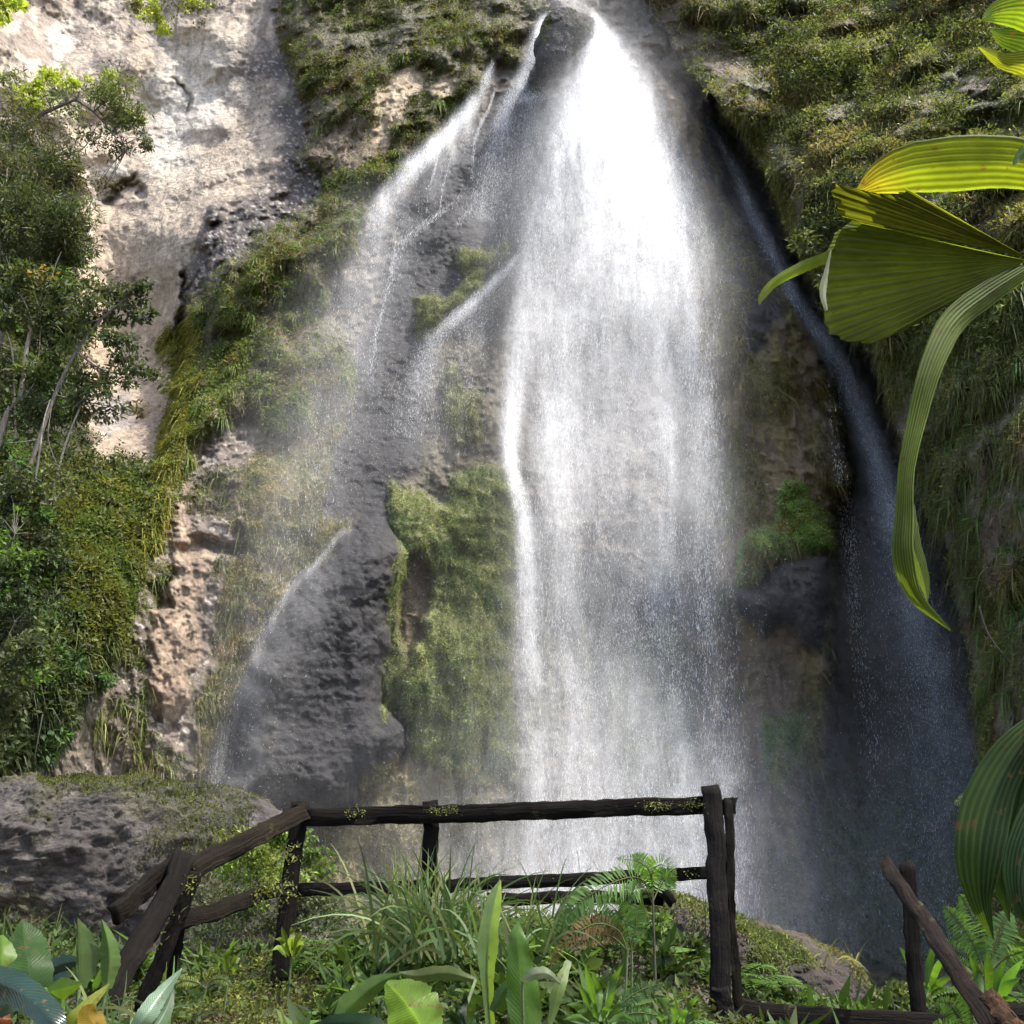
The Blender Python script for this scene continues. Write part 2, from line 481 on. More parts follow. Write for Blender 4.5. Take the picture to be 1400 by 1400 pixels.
f1 = fbm(XM, 0.7, 4, 71) * 0.5 + 0.5
f2 = fbm(XM, 2.5, 4, 73) * 0.5 + 0.5
f3 = fbm(XM, (2.2, 2.2, 0.25), 4, 79) * 0.5 + 0.5          # run-down streaks
f4 = fbm(XM, 7.0, 3, 83) * 0.5 + 0.5
C = two((0.085, 0.075, 0.06), (0.17, 0.14, 0.10), f2 * 1.2)
# pale wall: chalky tan, ochre low down, grey drip stains from the rim, dark lichen specks
pal = two((0.40, 0.31, 0.225), (0.54, 0.455, 0.35), f1)
pal = lerp(pal, sstep(330, 470, PY + 40 * wob1) * 0.75, (0.36, 0.265, 0.17))
pal = lerp(pal, sstep(0.47, 0.58, f3) * sstep(270, 110, PY) * 0.7, (0.17, 0.135, 0.11))
pal = lerp(pal, mask([(85, -50), (190, -50), (205, 60), (190, 120), (120, 130), (95, 60)], 30) * 0.62 * sstep(0.35, 0.6, f2), (0.17, 0.15, 0.14))
pal = lerp(pal, mask([(200, -60), (240, -60), (222, 160), (200, 190), (205, 60)], 14) * 0.6, (0.13, 0.115, 0.105))
pal = lerp(pal, mask([(115, 545), (185, 530), (180, 585), (135, 610)], 14) * 0.7, (0.30, 0.28, 0.27))
pal = lerp(pal, mask([(180, 560), (240, 540), (228, 640), (140, 645)], 14) * 0.6, (0.27, 0.21, 0.16))
f5 = fbm(XM, (5.0, 5.0, 3.0), 3, 85) * .5 + .5
pal = lerp(pal, sstep(0.58, 0.68, f5) * sstep(0.40, 0.55, f1) * 0.75, (0.13, 0.105, 0.09))
pal = lerp(pal, sstep(0.62, 0.72, f2) * 0.4, (0.30, 0.22, 0.16))
glare = mask([(225, 60), (300, 30), (320, 100), (300, 170), (250, 225), (208, 232), (205, 150)], 30) + mask([(66, 40), (98, 36), (96, 75), (70, 80)], 16) + mask([(108, 225), (160, 215), (150, 260), (112, 262)], 16)
pal = lerp(pal, np.clip(glare, 0, 1) * 0.75 * sstep(.2, .5, f2 + .1), (0.70, 0.64, 0.55))  # whitish sun and wet glare painted into the rock colour
pal = lerp(pal, mask([(245, 376), (258, 374), (260, 420), (250, 480), (238, 480), (242, 420)], 6) * .8, (0.05, 0.04, 0.035)) 
pal = lerp(pal, mask([(150, 268), (176, 236), (188, 262), (172, 280)], 6) * .7, (0.10, 0.085, 0.07))
pal = lerp(pal, mask([(246, 106), (257, 106), (258, 145), (248, 150)], 5) * .6, (0.14, 0.12, 0.10))
pal = lerp(pal, mask([(270, 95), (380, 75), (392, 110), (300, 118)], 16) * .55 * sstep(.35, .6, f2), (0.13, 0.105, 0.085))
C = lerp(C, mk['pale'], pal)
edge = mask([(380, 60), (420, 60), (440, 245), (405, 300), (330, 350), (270, 400), (246, 480), (240, 420), (262, 330), (280, 280), (330, 262), (380, 210), (360, 140), (390, 120), (330, 110), (352, 60)], 18)
sp_l = sstep(0.60, 0.68, f4)
C = lerp(C, edge * 0.92 * sstep(.33, .45, f1 + .12), two((0.07, 0.055, 0.045), (0.50, 0.46, 0.42), sp_l * 0.7))
soil = two((0.06, 0.055, 0.03), (0.11, 0.085, 0.05), f2)
C = lerp(C, mk['upveg'], soil); C = lerp(C, mk['diag'], soil); C = lerp(C, mk['slope'], soil * 0.8)
C = lerp(C, mk['ledge'] * 0.9, two((0.13, 0.095, 0.07), (0.22, 0.16, 0.11), f2))
C = lerp(C, np.clip(mk['tan'] + mk['tan2'], 0, 1), two((0.28, 0.20, 0.12), (0.50, 0.40, 0.27), f2 * 1.3 - 0.1))
cg = two((0.10, 0.078, 0.062), (0.21, 0.165, 0.13), f2)
cg = lerp(cg, sstep(0.62, 0.68, f4) * 0.8, (0.46, 0.42, 0.37))
f6 = fbm(XM, 4.2, 4, 87, .65) * .5 + .5
cg = lerp(cg, mk['core'], two((0.17, 0.12, 0.085), (0.40, 0.30, 0.205), f6 * 2.4 - 0.75))
C = lerp(C, mk['congl'], cg)
C = lerp(C, mk['wetgrass'] * 0.9, two((0.10, 0.095, 0.05), (0.21, 0.15, 0.07), f1 * 1.3 - 0.2))
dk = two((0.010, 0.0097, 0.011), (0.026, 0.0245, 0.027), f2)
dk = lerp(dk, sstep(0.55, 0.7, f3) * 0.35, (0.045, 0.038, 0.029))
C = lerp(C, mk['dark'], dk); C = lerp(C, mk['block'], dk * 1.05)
beh = mask([(740, 200), (960, 250), (985, 500), (1000, 1300), (690, 1300), (690, 480)], 20)
bc = two((0.075, 0.068, 0.062), (0.14, 0.115, 0.085), f1)
bc = lerp(bc, sstep(0.5, 0.65, f3) * sstep(700, 900, PY) * 0.5, (0.14, 0.135, 0.05))
C = lerp(C, beh * (1 - mk['dark']), bc)
cb = mask([(600, 470), (690, 440), (700, 650), (560, 670), (590, 600)], 16)
C = lerp(C, cb * 0.8, two((0.075, 0.068, 0.045), (0.15, 0.12, 0.07), f2))
rb = two((0.085, 0.062, 0.042), (0.22, 0.155, 0.085), f1 * 1.3 - .1)
rb = lerp(rb, sstep(0.48, 0.62, f3) * 0.7, (0.20, 0.165, 0.05))
rb = lerp(rb, mask([(985, 830), (1100, 900), (1090, 1290), (960, 1290)], 40) * 0.6, two((0.10, 0.07, 0.05), (0.20, 0.14, 0.08), f2))
C = lerp(C, mk['rib'], rb)
C = lerp(C, np.clip(mk['ribdark'] + mk['ribblock'], 0, 1), dk)
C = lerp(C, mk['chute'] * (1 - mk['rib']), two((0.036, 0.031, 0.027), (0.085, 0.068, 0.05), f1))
C = lerp(C, mask([(1150, 1090), (1330, 1090), (1330, 1330), (1090, 1330)], 60) * 0.7, two((0.045, 0.042, 0.032), (0.065, 0.085, 0.04), f1 * 1.6 - .3))
moss_a = two((0.085, 0.10, 0.028), (0.20, 0.20, 0.06), f2)
for k in ('m_up', 'm_narrow', 'm_mid', 'm_rib', 'm_low', 'm_fall'):
    C = lerp(C, mk[k] * 0.9, moss_a)
C = lerp(C, mk['m_behind'] * 0.75, (0.17, 0.18, 0.06))
C = lerp(C, mk['m_base'] * 0.75, two((0.10, 0.075, 0.055), (0.19, 0.155, 0.055), f3 * 1.8 - .4))
C = lerp(C, mk['m_brown'] * .9, (0.13, 0.085, 0.06))
C = lerp(C, mk['dome'], dk)
MAT_CLIFF = mat_rock('wet_rock', 0.16, 1.0, (0.5, 0.9))
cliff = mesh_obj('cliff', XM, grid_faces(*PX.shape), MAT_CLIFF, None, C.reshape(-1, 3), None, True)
tag(cliff, 'tall gorge wall of pale dry rock, mossy ledges and dark wet basalt around the waterfall', kind='structure')

# nearer wall on the right, with its own edge overhanging the dark chute
EDGE = np.array([(-700, 820), (-160, 870), (0, 885), (40, 905), (90, 935), (130, 975), (165, 1005), (215, 1038), (270, 1062), (330, 1085), (400, 1130), (470, 1190), (560, 1222), (640, 1243), (720, 1282),
                 (830, 1312), (950, 1335), (1100, 1352), (1300, 1362), (1500, 1372)], float)
CTRL2 = np.array([(900, 0, 39), (1040, 220, 35), (1090, 330, 34), (1230, 600, 31), (1320, 850, 29.5), (1350, 1100, 28.5), (1100, 100, 36.5), (1200, 250, 31.5), (1250, 30, 36), (1390, 100, 31), (1390, 400, 27), (1390, 700, 25.5),
                  (1400, 1000, 25), (1390, 1250, 24), (1000, -200, 42), (1700, 300, 22), (1700, 900, 18), (1700, 1300, 16), (1900, -300, 34), (2300, 600, 14), (2300, 1300, 10), (2300, -200, 26), (1400, -300, 35), (1250, -600, 40), (1700, -650, 30), (2300, -650, 22)], float)  # unseen upper wall, shaped forward to shade the lower falls
W2 = rbf_fit(CTRL2)
hy = np.arange(-660, 1420, 2.2)
ue = np.concatenate([[-0.06, -0.045, -0.03, -0.02, -0.012, -0.006, -0.002], np.linspace(0, 0.34, 250), np.linspace(0.345, 1, 120)])
EX = np.interp(hy, EDGE[:, 0], EDGE[:, 1])
UU, RY = np.meshgrid(ue, hy)
E2 = np.repeat(EX[:, None], len(ue), 1)
jag = 8 * fbm(np.stack([E2 * 0, E2 * 0, RY], -1), 0.02, 3, 91) + 4 * fbm(np.stack([E2 * 0, E2 * 0, RY], -1), 0.09, 2, 92)
RX = E2 + jag + np.where(UU >= 0, UU * (2350 - E2), -UU * 350)
Yr0 = rbf_eval(CTRL2, W2, RX, RY) + np.where(UU < 0, (-UU / 0.06) ** 0.8 * 7.0, 0)
R0 = P(RX, RY, Yr0)
rr = 1.1 * fbm(R0, 0.2, 3, 101) + 0.5 * fbm(R0, 0.6, 4, 103) + 2.4 * np.abs(fbm(R0, (0.42, 0.42, 0.34), 3, 105)) + 0.16 * fbm(R0, 2.2, 4, 107, 0.6, True) + 0.05 * fbm(R0, 7, 2, 109)
YR = Yr0 - rr * sstep(-0.03, 0.03, UU + 0.02) - 0.8 * np.sqrt(np.clip(UU / 0.04, 0, 1))
XR = P(RX, RY, YR)
g1 = fbm(XR, 0.5, 4, 111) * 0.5 + 0.5; g2 = fbm(XR, 2.0, 4, 113) * 0.5 + 0.5
CR = two((0.075, 0.052, 0.034), (0.16, 0.115, 0.075), g2)
CR = lerp(CR, sstep(0.45, 0.6, g1) * 0.7, (0.07, 0.08, 0.03))
CR = lerp(CR, sstep(0.55, 0.66, g2) * sstep(380, 500, RY) * 0.5, (0.24, 0.21, 0.18))
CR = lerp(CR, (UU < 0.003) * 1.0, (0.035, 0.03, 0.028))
butt = mesh_obj('rock_buttress', XR, grid_faces(*RX.shape), MAT_CLIFF, None, CR.reshape(-1, 3), None, True)
tag(butt, 'overgrown rock buttress standing nearer than the waterfall beyond a dark chute', kind='structure')


def sheet_normals(X):
    du = np.gradient(X, axis=1); dv = np.gradient(X, axis=0)
    n = unit(np.cross(dv, du))
    flip = np.sign((n * (X - np.array([0, 0, CAMZ]))).sum(-1, keepdims=True))
    return -n * np.where(flip == 0, 1, flip)


NM = sheet_normals(XM); NR = sheet_normals(XR)
def cellpx(X):
    return X


def pick(w, n):
    """n random vertex indices of a sheet with chances w."""
    c = np.cumsum(w.ravel()); c = c / c[-1]
    return np.searchsorted(c, RNG.random(n))


def main_depth(px, py):
    ix = np.clip(((np.asarray(px) - gx[0]) / sx_), 0, len(gx) - 1).astype(int)
    iy = np.clip(((np.asarray(py) - gy[0]) / sy_), 0, len(gy) - 1).astype(int)
    return YM[iy, ix]
# ------------------------------------------------------------------ falling water: streaks and drops in the air in front of the rock
MAT_DROPS = mat_water_drops('falling_water')


def strand_samples(strands, n, seed, tex=0.6, sx=26.0, sy=170.0):
    """Points spread over hand-placed strands (photo x, y, half width, strength); returns px, py, flow dx, dy."""
    rng = np.random.default_rng(seed)
    segs = []
    for st in strands:
        a = catmull(np.array(st, float), max(12, len(st) * 8))
        a[:, 2:] = np.maximum(a[:, 2:], 0.01)
        ln = np.hypot(np.diff(a[:, 0]), np.diff(a[:, 1]))
        m = 0.5 * (a[1:] + a[:-1])
        wgt = ln * m[:, 2] * m[:, 3]
        segs.append(np.column_stack([a[:-1], a[1:], wgt]))
    sg = np.concatenate(segs)
    c = np.cumsum(sg[:, 8]); c /= c[-1]
    got = []; total = 0
    while total < n:
        k = np.searchsorted(c, rng.random(n)); t = rng.random((n, 1))
        q = sg[k, 0:4] * (1 - t) + sg[k, 4:8] * t
        dx = sg[k, 4] - sg[k, 0]; dy = sg[k, 5] - sg[k, 1]
        l = np.hypot(dx, dy) + 1e-6; dx /= l; dy /= l
        g_ = rng.normal(size=n); off = np.where(np.abs(g_) > 2.4, g_ * .35, g_) * q[:, 2] * 0.6
        px = q[:, 0] - dy * off; py = q[:, 1] + dx * off
        v = np.stack([px / sx, py / sy, 0 * px], -1)
        wx_ = px + 14 * fbm(np.stack([px / 50, py / 60, 0 * px], -1), 1.0, 2, seed + 13)
        nz = 0.5 + 0.30 * fbm(np.stack([wx_ / 9, py / 120, 0 * px], -1), 1.0, 3, seed, 0.6) + 0.75 * fbm(np.stack([wx_ / 46, py / 84, 0 * px], -1), 1.0, 4, seed + 7, .55)
        ok = rng.random(n) < (1 - tex) + tex * sstep(0.30, 0.72, nz)
        got.append(np.column_stack([px, py, dx, dy])[ok]); total += ok.sum()
    return np.concatenate(got)[:n]


def streaks(name, strands, n, seed, gap, thick, length, width, tex=0.6, parent=None, smooth_depth=True, fall=0.6, spread=0.15, sx=26.0, sy=170.0):
    rng = np.random.default_rng(seed + 1)
    s = strand_samples(strands, n, seed, tex, sx, sy)
    px, py, dx, dy = s.T
    n = len(px)
    if smooth_depth:
        Y = rbf_eval(CTRL, W_MAIN, px, py) - gap - thick * rng.random(n) ** 1.3
    else:
        Y = main_depth(px, py) - gap - thick * rng.random(n)
    dx = dx * (1 - fall) + rng.normal(size=n) * spread; dy = np.abs(dy) * (1 - fall) + fall + rng.random(n) * 0.2
    c0 = P(px, py, Y); c1 = P(px + dx * 4, py + dy * 4, Y)
    d = unit(c1 - c0)
    L = length * np.exp(rng.normal(size=n) * 0.55); Wd = width * np.exp(rng.normal(size=n) * 0.4)
    r = unit(rng.normal(size=(n, 3))); side = unit(np.cross(d, r))
    v = np.stack([c0 + side * Wd[:, None], c0 - side * Wd[:, None], c0 - d * L[:, None]], 1)
    f = np.arange(n * 3).reshape(n, 3)
    return mesh_obj(name, v, f, MAT_DROPS, parent)


MAT_VEIL = mat_veil('water_veil')


def dens_at(strands, px, py):
    out = np.zeros(px.shape)
    for st in strands:
        a = catmull(np.array(st, float), max(16, len(st) * 7)); a[:, 2:] = np.maximum(a[:, 2:], 0.01)
        best = np.zeros(px.shape)
        for j in range(len(a) - 1):
            x0, y0, w0, i0 = a[j]; x1, y1, w1, i1 = a[j + 1]
            lim = 3.2 * max(w0, w1) + 4
            sel = (px > min(x0, x1) - lim) & (px < max(x0, x1) + lim) & (py > min(y0, y1) - lim) & (py < max(y0, y1) + lim)
            if not sel.any(): continue
            X_, Y_ = px[sel], py[sel]
            ex, ey = x1 - x0, y1 - y0
            t = np.clip(((X_ - x0) * ex + (Y_ - y0) * ey) / (ex * ex + ey * ey + 1e-9), 0, 1)
            d2 = (X_ - x0 - ex * t) ** 2 + (Y_ - y0 - ey * t) ** 2
            w_ = (w0 + (w1 - w0) * t) * 0.75; v = (i0 + (i1 - i0) * t) * np.exp(-0.5 * d2 / (w_ * w_))
            best[sel] = np.maximum(best[sel], v)
        out += best
    return out


def veil(name, strands, box, gaps, gain, seed, step=3.4, smooth=True, tex=0.75):
    """Torn sheets of water one behind the other, following the rock at the given gaps."""
    x0, y0, x1, y1 = box
    X_, Y_ = np.meshgrid(np.arange(x0, x1, step), np.arange(y0, y1, step * 1.15))
    D = dens_at(strands, X_, Y_)
    base = rbf_eval(CTRL, W_MAIN, X_, Y_) if smooth else main_depth(X_, Y_)
    if not smooth:
        for _ in range(25):
            b_ = np.pad(base, 1, mode='edge'); base = (b_[:-2, 1:-1] + b_[2:, 1:-1] + b_[1:-1, :-2] + b_[1:-1, 2:] + b_[1:-1, 1:-1]) / 5
    mb = MB()
    for k, g in enumerate(gaps):
        wx_ = X_ + 12 * fbm(np.stack([X_ / 50, Y_ / 70, 0 * X_ + k * 7], -1), 1.0, 2, seed + 13)
        nz = 0.5 + 0.75 * fbm(np.stack([wx_ / 10, Y_ / 110, 0 * X_ + k * 5], -1), 1.0, 3, seed + k, .6) + 1.1 * fbm(np.stack([wx_ / 44, Y_ / 80, 0 * X_ + k * 3], -1), 1.0, 4, seed + 7 + k, .55)
        al = 1 - np.exp(-gain * D * ((1 - tex) + tex * 2 * np.clip(nz, 0, 1.2)))
        edge = np.minimum.reduce([sstep(x0, x0 + 8, X_), sstep(x1, x1 - 12, X_), sstep(y1, y1 - 30, Y_), sstep(y0, y0 + 4, Y_)])
        al = al * edge
        q = P(X_, Y_, base - g - 0.25 * fbm(np.stack([X_ / 40, Y_ / 160, 0 * X_ + k], -1), 1.0, 3, seed + 21 + k))
        f = grid_faces(*X_.shape); keep = al.ravel()[f].max(1) > 0.004
        mb.add(q.reshape(-1, 3), f[keep], np.repeat(al.reshape(-1, 1), 3, 1))
    return mb.build(name, MAT_VEIL, None, True)


main_st = [
    [(772, -40, 20, .35), (785, -5, 22, .3)],
    [(811, 26, 6, 2.5), (818, 50, 12, 4), (824, 80, 22, 5), (824, 130, 36, 5.5), (820, 190, 46, 4.6), (822, 250, 56, 2.6), (818, 330, 62, 1.5), (808, 430, 70, .95), (795, 560, 70, .52), (785, 700, 62, .34), (778, 850, 58, .27), (775, 1000, 55, .24), (772, 1300, 60, .22)],
    [(800, 150, 24, .8), (765, 240, 24, .6), (738, 340, 22, .6), (716, 450, 18, .7), (703, 540, 13, 1.2), (697, 600, 10, 1.9), (700, 640, 8, 2.2), (711, 680, 9, 2), (718, 720, 10, 1.4), (722, 790, 14, .9), (726, 900, 16, .75), (732, 1030, 14, .8), (735, 1080, 12, .8), (722, 1180, 15, .6), (722, 1300, 18, .5)],
    [(770, 420, 26, .5), (765, 520, 26, .6), (758, 620, 24, .65), (765, 700, 22, .5), (770, 800, 24, .3), (790, 1000, 22, .3), (800, 1300, 26, .3)],
    [(842, 85, 12, 1.6), (872, 160, 22, 1.5), (902, 240, 30, 1.4), (926, 330, 34, 1.2), (944, 430, 30, .8), (958, 540, 26, .62), (966, 660, 24, .5), (970, 800, 24, .4), (978, 950, 28, .32), (990, 1100, 34, .28), (1000, 1300, 40, .25)],
    [(860, 240, 40, .7), (880, 380, 44, .55), (895, 520, 44, .42), (885, 640, 44, .34), (880, 760, 50, .3), (885, 900, 56, .26), (890, 1080, 60, .26), (890, 1300, 70, .3)],
    [(885, 380, 12, .5), (905, 480, 12, .6), (912, 560, 12, .45), (915, 700, 14, .35), (905, 860, 18, .3), (930, 1000, 18, .25), (950, 1200, 24, .25)],
    [(845, 160, 60, .15), (850, 300, 110, .2), (850, 600, 120, .15), (860, 900, 130, .14), (860, 1300, 150, .14)],
]
wf = empty('waterfall', P(815, 30, 38.5).tolist())
tag(wf, 'broad white main waterfall plunging down the middle of the cliff into mist', 'waterfall')


def part_of(root, o):
    o.parent = root
    o.matrix_parent_inverse = Matrix.Translation(-Vector(root.location))
    return o


part_of(wf, streaks('falling_stream', main_st[:3] + main_st[4:5], 85000, 201, 1.2, 2.2, 0.085, 0.0045, 0.75))
part_of(wf, streaks('spray_veil', main_st[3:4] + main_st[5:], 50000, 203, 1.0, 3.0, 0.06, 0.0042, 0.6))

part_of(wf, veil('water_sheet', main_st, (640, -60, 1130, 1330), (0.8, 1.5, 2.2, 2.9, 3.5), 0.115, 401))

casc = empty('cascade', P(670, 90, 38.2).tolist())
tag(casc, 'thin cascade fanning out over dark wet rock beside the main waterfall', 'cascade')
left_st = [
    [(675, 80, 1.5, .3), (672, 90, 3, 1.6), (666, 107, 6, 2.2), (655, 125, 8, 1.6), (640, 152, 8, 1.6), (612, 182, 9, 2.2), (590, 205, 10, 2.2), (566, 228, 11, 1.9), (543, 255, 13, 1.4), (522, 285, 16, 1.0), (504, 325, 22, .55), (490, 375, 28, .32), (478, 440, 34, .2), (455, 540, 44, .12), (420, 680, 50, .07), (370, 820, 46, .05), (320, 1000, 36, .03)],
    [(640, 170, 14, .5), (600, 230, 22, .18), (560, 300, 30, .12), (530, 380, 34, .08), (505, 470, 36, .05), (480, 560, 40, .03)],
]
part_of(casc, streaks('falling_stream', left_st, 17000, 211, 0.3, 1.2, 0.06, 0.0044, 0.5))
part_of(casc, veil('water_sheet', left_st, (330, 70, 720, 900), (0.35, 0.8, 1.2), 0.2, 411))
strings = [
    [(676, 125, 1.6, 1.2), (668, 150, 2, 1.2), (660, 165, 2.5, 1), (650, 190, 2.5, .9), (647, 215, 2, .6), (645, 245, 2, .3)],
    [(600, 205, 1.5, 1), (594, 235, 1.6, .9), (586, 262, 1.6, .7), (583, 292, 1.4, .5)],
    [(548, 262, 3, .15), (542, 310, 3, .2), (537, 360, 3, .18), (524, 420, 3.5, .16), (513, 465, 4, .12), (508, 520, 5, .06)],
    [(622, 200, 1.5, .4), (606, 255, 1.6, .4), (600, 300, 1.6, .2)],
    [(632, 266, 4, .1), (605, 290, 4, .25), (580, 308, 5, .3), (556, 326, 6, .25), (542, 350, 8, .15), (532, 390, 10, .06)],
    [(645, 285, 3, .15), (632, 300, 4, .15), (622, 312, 4, .1)],
]
part_of(casc, streaks('water_thread', strings, 3600, 213, 0.15, 0.4, 0.09, 0.0065, 0.2))

cas2 = empty('cascade', P(742, 25, 39).tolist())
tag(cas2, 'faint cascade sliding off the dark domed rock at the very top', 'cascade')
mid_st = [
    [(747, 18, 2, .3), (743, 28, 5, 1.6), (738, 45, 7, 1.8), (731, 70, 8, 1.2), (722, 95, 9, 1.1), (708, 120, 9, 1.2), (695, 140, 9, 1.0), (688, 165, 10, .8), (680, 200, 14, .5), (668, 240, 20, .3), (655, 300, 26, .2)],
    [(738, 60, 8, .2), (730, 110, 14, .25), (725, 150, 20, .25), (715, 220, 26, .2), (705, 300, 28, .14), (695, 400, 30, .08)],
    [(790, 88, 6, .5), (760, 92, 6, .5), (735, 100, 7, .6), (715, 112, 8, .6)],
    [(780, 125, 6, .5), (740, 132, 6, .5), (710, 136, 7, .5)],
]
part_of(cas2, streaks('falling_stream', mid_st, 22000, 217, 0.3, 0.8, 0.06, 0.0048, 0.4))

part_of(cas2, veil('water_sheet', mid_st, (600, 5, 830, 500), (0.35, 0.7, 1.0), 0.17, 417))

cas3 = empty('cascade', P(705, 352, 36).tolist())
tag(cas3, 'slanting veil of water running down a ledge beneath hanging moss', 'cascade')
led_st = [
    [(708, 350, 3, .8), (690, 372, 5, .9), (668, 393, 6, .8), (645, 415, 7, .9), (622, 434, 10, .7), (602, 452, 12, .5), (588, 475, 18, .25), (575, 520, 24, .22), (560, 600, 34, .14)],
    [(690, 385, 12, .2), (660, 430, 22, .2), (640, 480, 30, .14), (625, 550, 36, .08), (610, 620, 40, .04)],
]
part_of(cas3, streaks('falling_stream', led_st, 11000, 219, 0.25, 0.9, 0.05, 0.0042, 0.4))

part_of(cas3, veil('water_sheet', led_st, (500, 340, 740, 680), (0.4, 0.7, 1.0), 0.15, 419))

cas4 = empty('cascade', P(480, 722, 31).tolist())
tag(cas4, 'thin film of water curving over the dark lower rock block', 'cascade')
blk_st = [
    [(484, 722, 3, .15), (466, 730, 4, .35), (448, 752, 4, .4), (428, 776, 4, .5), (405, 798, 5, .5), (388, 822, 5.5, .45), (368, 860, 6, .4), (350, 900, 7, .35), (335, 940, 8, .33), (322, 980, 9, .3), (306, 1030, 11, .26), (296, 1075, 12, .18), (290, 1150, 14, .05)],
    [(470, 735, 10, .08), (440, 800, 20, .08), (410, 880, 28, .08), (380, 980, 36, .08), (350, 1090, 44, .09), (340, 1170, 40, .04)],
    [(420, 800, 14, .12), (375, 870, 18, .13), (340, 960, 24, .13), (318, 1060, 30, .12), (312, 1150, 26, .04)],
    [(470, 818, 6, .12), (498, 808, 5, .16), (525, 812, 4, .1)],
]
part_of(cas4, streaks('falling_stream', blk_st, 7000, 223, 0.2, 0.6, 0.05, 0.0044, 0.3))

part_of(cas4, veil('water_sheet', blk_st, (230, 700, 560, 1190), (0.25, 0.5, 0.75), 0.13, 423, smooth=False, tex=.5))

thin = empty('waterfall', P(968, 165, 39).tolist())
tag(thin, 'thin shaded waterfall sliding down the dark chute beside the main fall', 'waterfall')
thin_st = [
    [(966, 160, 2, .4), (985, 195, 4, .5), (1008, 240, 6, .6), (1026, 285, 7, .62), (1044, 320, 8, .6), (1064, 365, 8, .58), (1085, 405, 8, .58), (1108, 440, 8, .6), (1128, 468, 9, .7), (1147, 498, 10, .62), (1163, 530, 11, .55), (1178, 568, 12, .5), (1192, 610, 13, .48), (1206, 650, 14, .45), (1220, 700, 16, .4), (1238, 770, 17, .3), (1258, 850, 22, .26), (1280, 930, 27, .22), (1302, 1010, 31, .17), (1318, 1080, 36, .12), (1328, 1160, 44, .06), (1335, 1280, 50, .03)],
    [(1210, 700, 30, .1), (1230, 850, 50, .1), (1260, 1000, 56, .1), (1280, 1150, 60, .07), (1290, 1320, 60, .02)],
]
part_of(thin, streaks('falling_stream', thin_st, 16000, 227, 0.4, 0.8, 0.05, 0.0044, 0.3, smooth_depth=False, fall=0.35, spread=0.1))
part_of(thin, veil('water_sheet', thin_st, (950, 150, 1420, 1330), (0.5, 0.8, 1.1), 0.42, 427, smooth=True, tex=.5))
drip_st = [[(x, 515 + j * 6, 2.2, .5), (x + 4, 580, 2.6, .45), (x + 12, 660, 4, .4), (x + 20, 740, 5, .35), (x + 32, 850, 7, .2), (x + 45, 960, 10, .09), (x + 62, 1120, 14, .015)] for j, x in enumerate((1133, 1140, 1147))]
part_of(thin, streaks('water_thread', drip_st, 1900, 229, 0.4, 0.5, 0.06, 0.007, 0.5, smooth_depth=False))

# drifting spray: single drops in the air, too many to count
mist_st = [
    [(780, -60, 60, .8), (800, 20, 80, .5), (860, 120, 100, .35), (880, 260, 130, .25)],
    [(850, 500, 190, .2), (850, 800, 200, .22), (850, 1000, 220, .28), (850, 1220, 250, .3), (850, 1340, 250, .08)],
    [(520, 400, 60, .2), (470, 550, 80, .17), (420, 700, 90, .13), (370, 850, 80, .08), (330, 1050, 90, .07), (320, 1160, 100, .04)],
    [(650, 300, 90, .12), (600, 500, 100, .1), (540, 700, 100, .05)],
    [(1250, 900, 70, .1), (1290, 1100, 80, .1), (1290, 1330, 80, .03)],
]
spray = streaks('spray', mist_st, 60000, 233, 0.5, 4.5, 0.016, 0.0044, 0.3, fall=0.7, spread=0.4)
mv = veil('spray_mist', [[(775, -60, 40, .5), (790, 20, 40, .25), (860, 160, 90, .2), (880, 300, 120, .2)], [(860, 500, 120, .2), (860, 800, 135, .22), (865, 1050, 180, .4), (870, 1200, 240, .8), (870, 1330, 240, .9)],
                        [(520, 310, 46, .2), (480, 430, 60, .2), (430, 580, 74, .17), (370, 760, 74, .12), (320, 980, 70, .09), (300, 1120, 70, .08)], [(690, 250, 60, .06), (640, 470, 80, .05), (600, 700, 80, .02)], [(1270, 900, 60, .1), (1300, 1100, 80, .14), (1290, 1330, 110, .1)]],
          (150, -60, 1440, 1335), (2.6, 4.2), 0.22, 433, step=7.0, tex=.25)
tag(mv, 'soft drifting mist around the falls', kind='stuff')
tag(spray, 'fine drops of spray drifting in front of the wet rock face', kind='stuff')

dome_y = float(rbf_eval(CTRL, W_MAIN, np.array([775.0]), np.array([60.0]))[0]) - 2.6
# ------------------------------------------------------------------ plant cover
MAT_LEAF = mat_foliage('small_leaves', 0.35, 0.6, 0.25, 0.3, 1.6)
MAT_MOSS = mat_foliage('wet_moss', 0.25, 0.75, 0.15, 0.3, 1.3)
G = np.array([0, 0, -1.0])


def blades(base, direc, length, width, droop, col, tipcol=None):
    """Tapered bending blades: 5 points, 3 triangles each."""
    n = len(base)
    length = np.broadcast_to(length, (n,)); width = np.broadcast_to(width, (n,)); droop = np.broadcast_to(droop, (n,))
    d = unit(direc)
    side = unit(np.cross(d, RNG.normal(size=(n, 3))))
    m = base + d * (length * 0.5)[:, None] + G * (droop * length * 0.25)[:, None]
    t = base + d * (length * 0.92)[:, None] + G * (droop * length)[:, None]
    s0 = side * (width * 0.5)[:, None]
    v = np.stack([base - s0 * .6, base + s0 * .6, m - s0, m + s0, t], 1)
    i = np.arange(n)[:, None] * 5
    f = np.stack([i + [0, 1, 3], i + [0, 3, 2], i + [2, 3, 4]], 1).reshape(-1, 3)
    c = np.repeat(col[:, None], 5, 1)
    if tipcol is not None:
        c[:, 4] = tipcol
    return v.reshape(-1, 3), f, c.reshape(-1, 3)


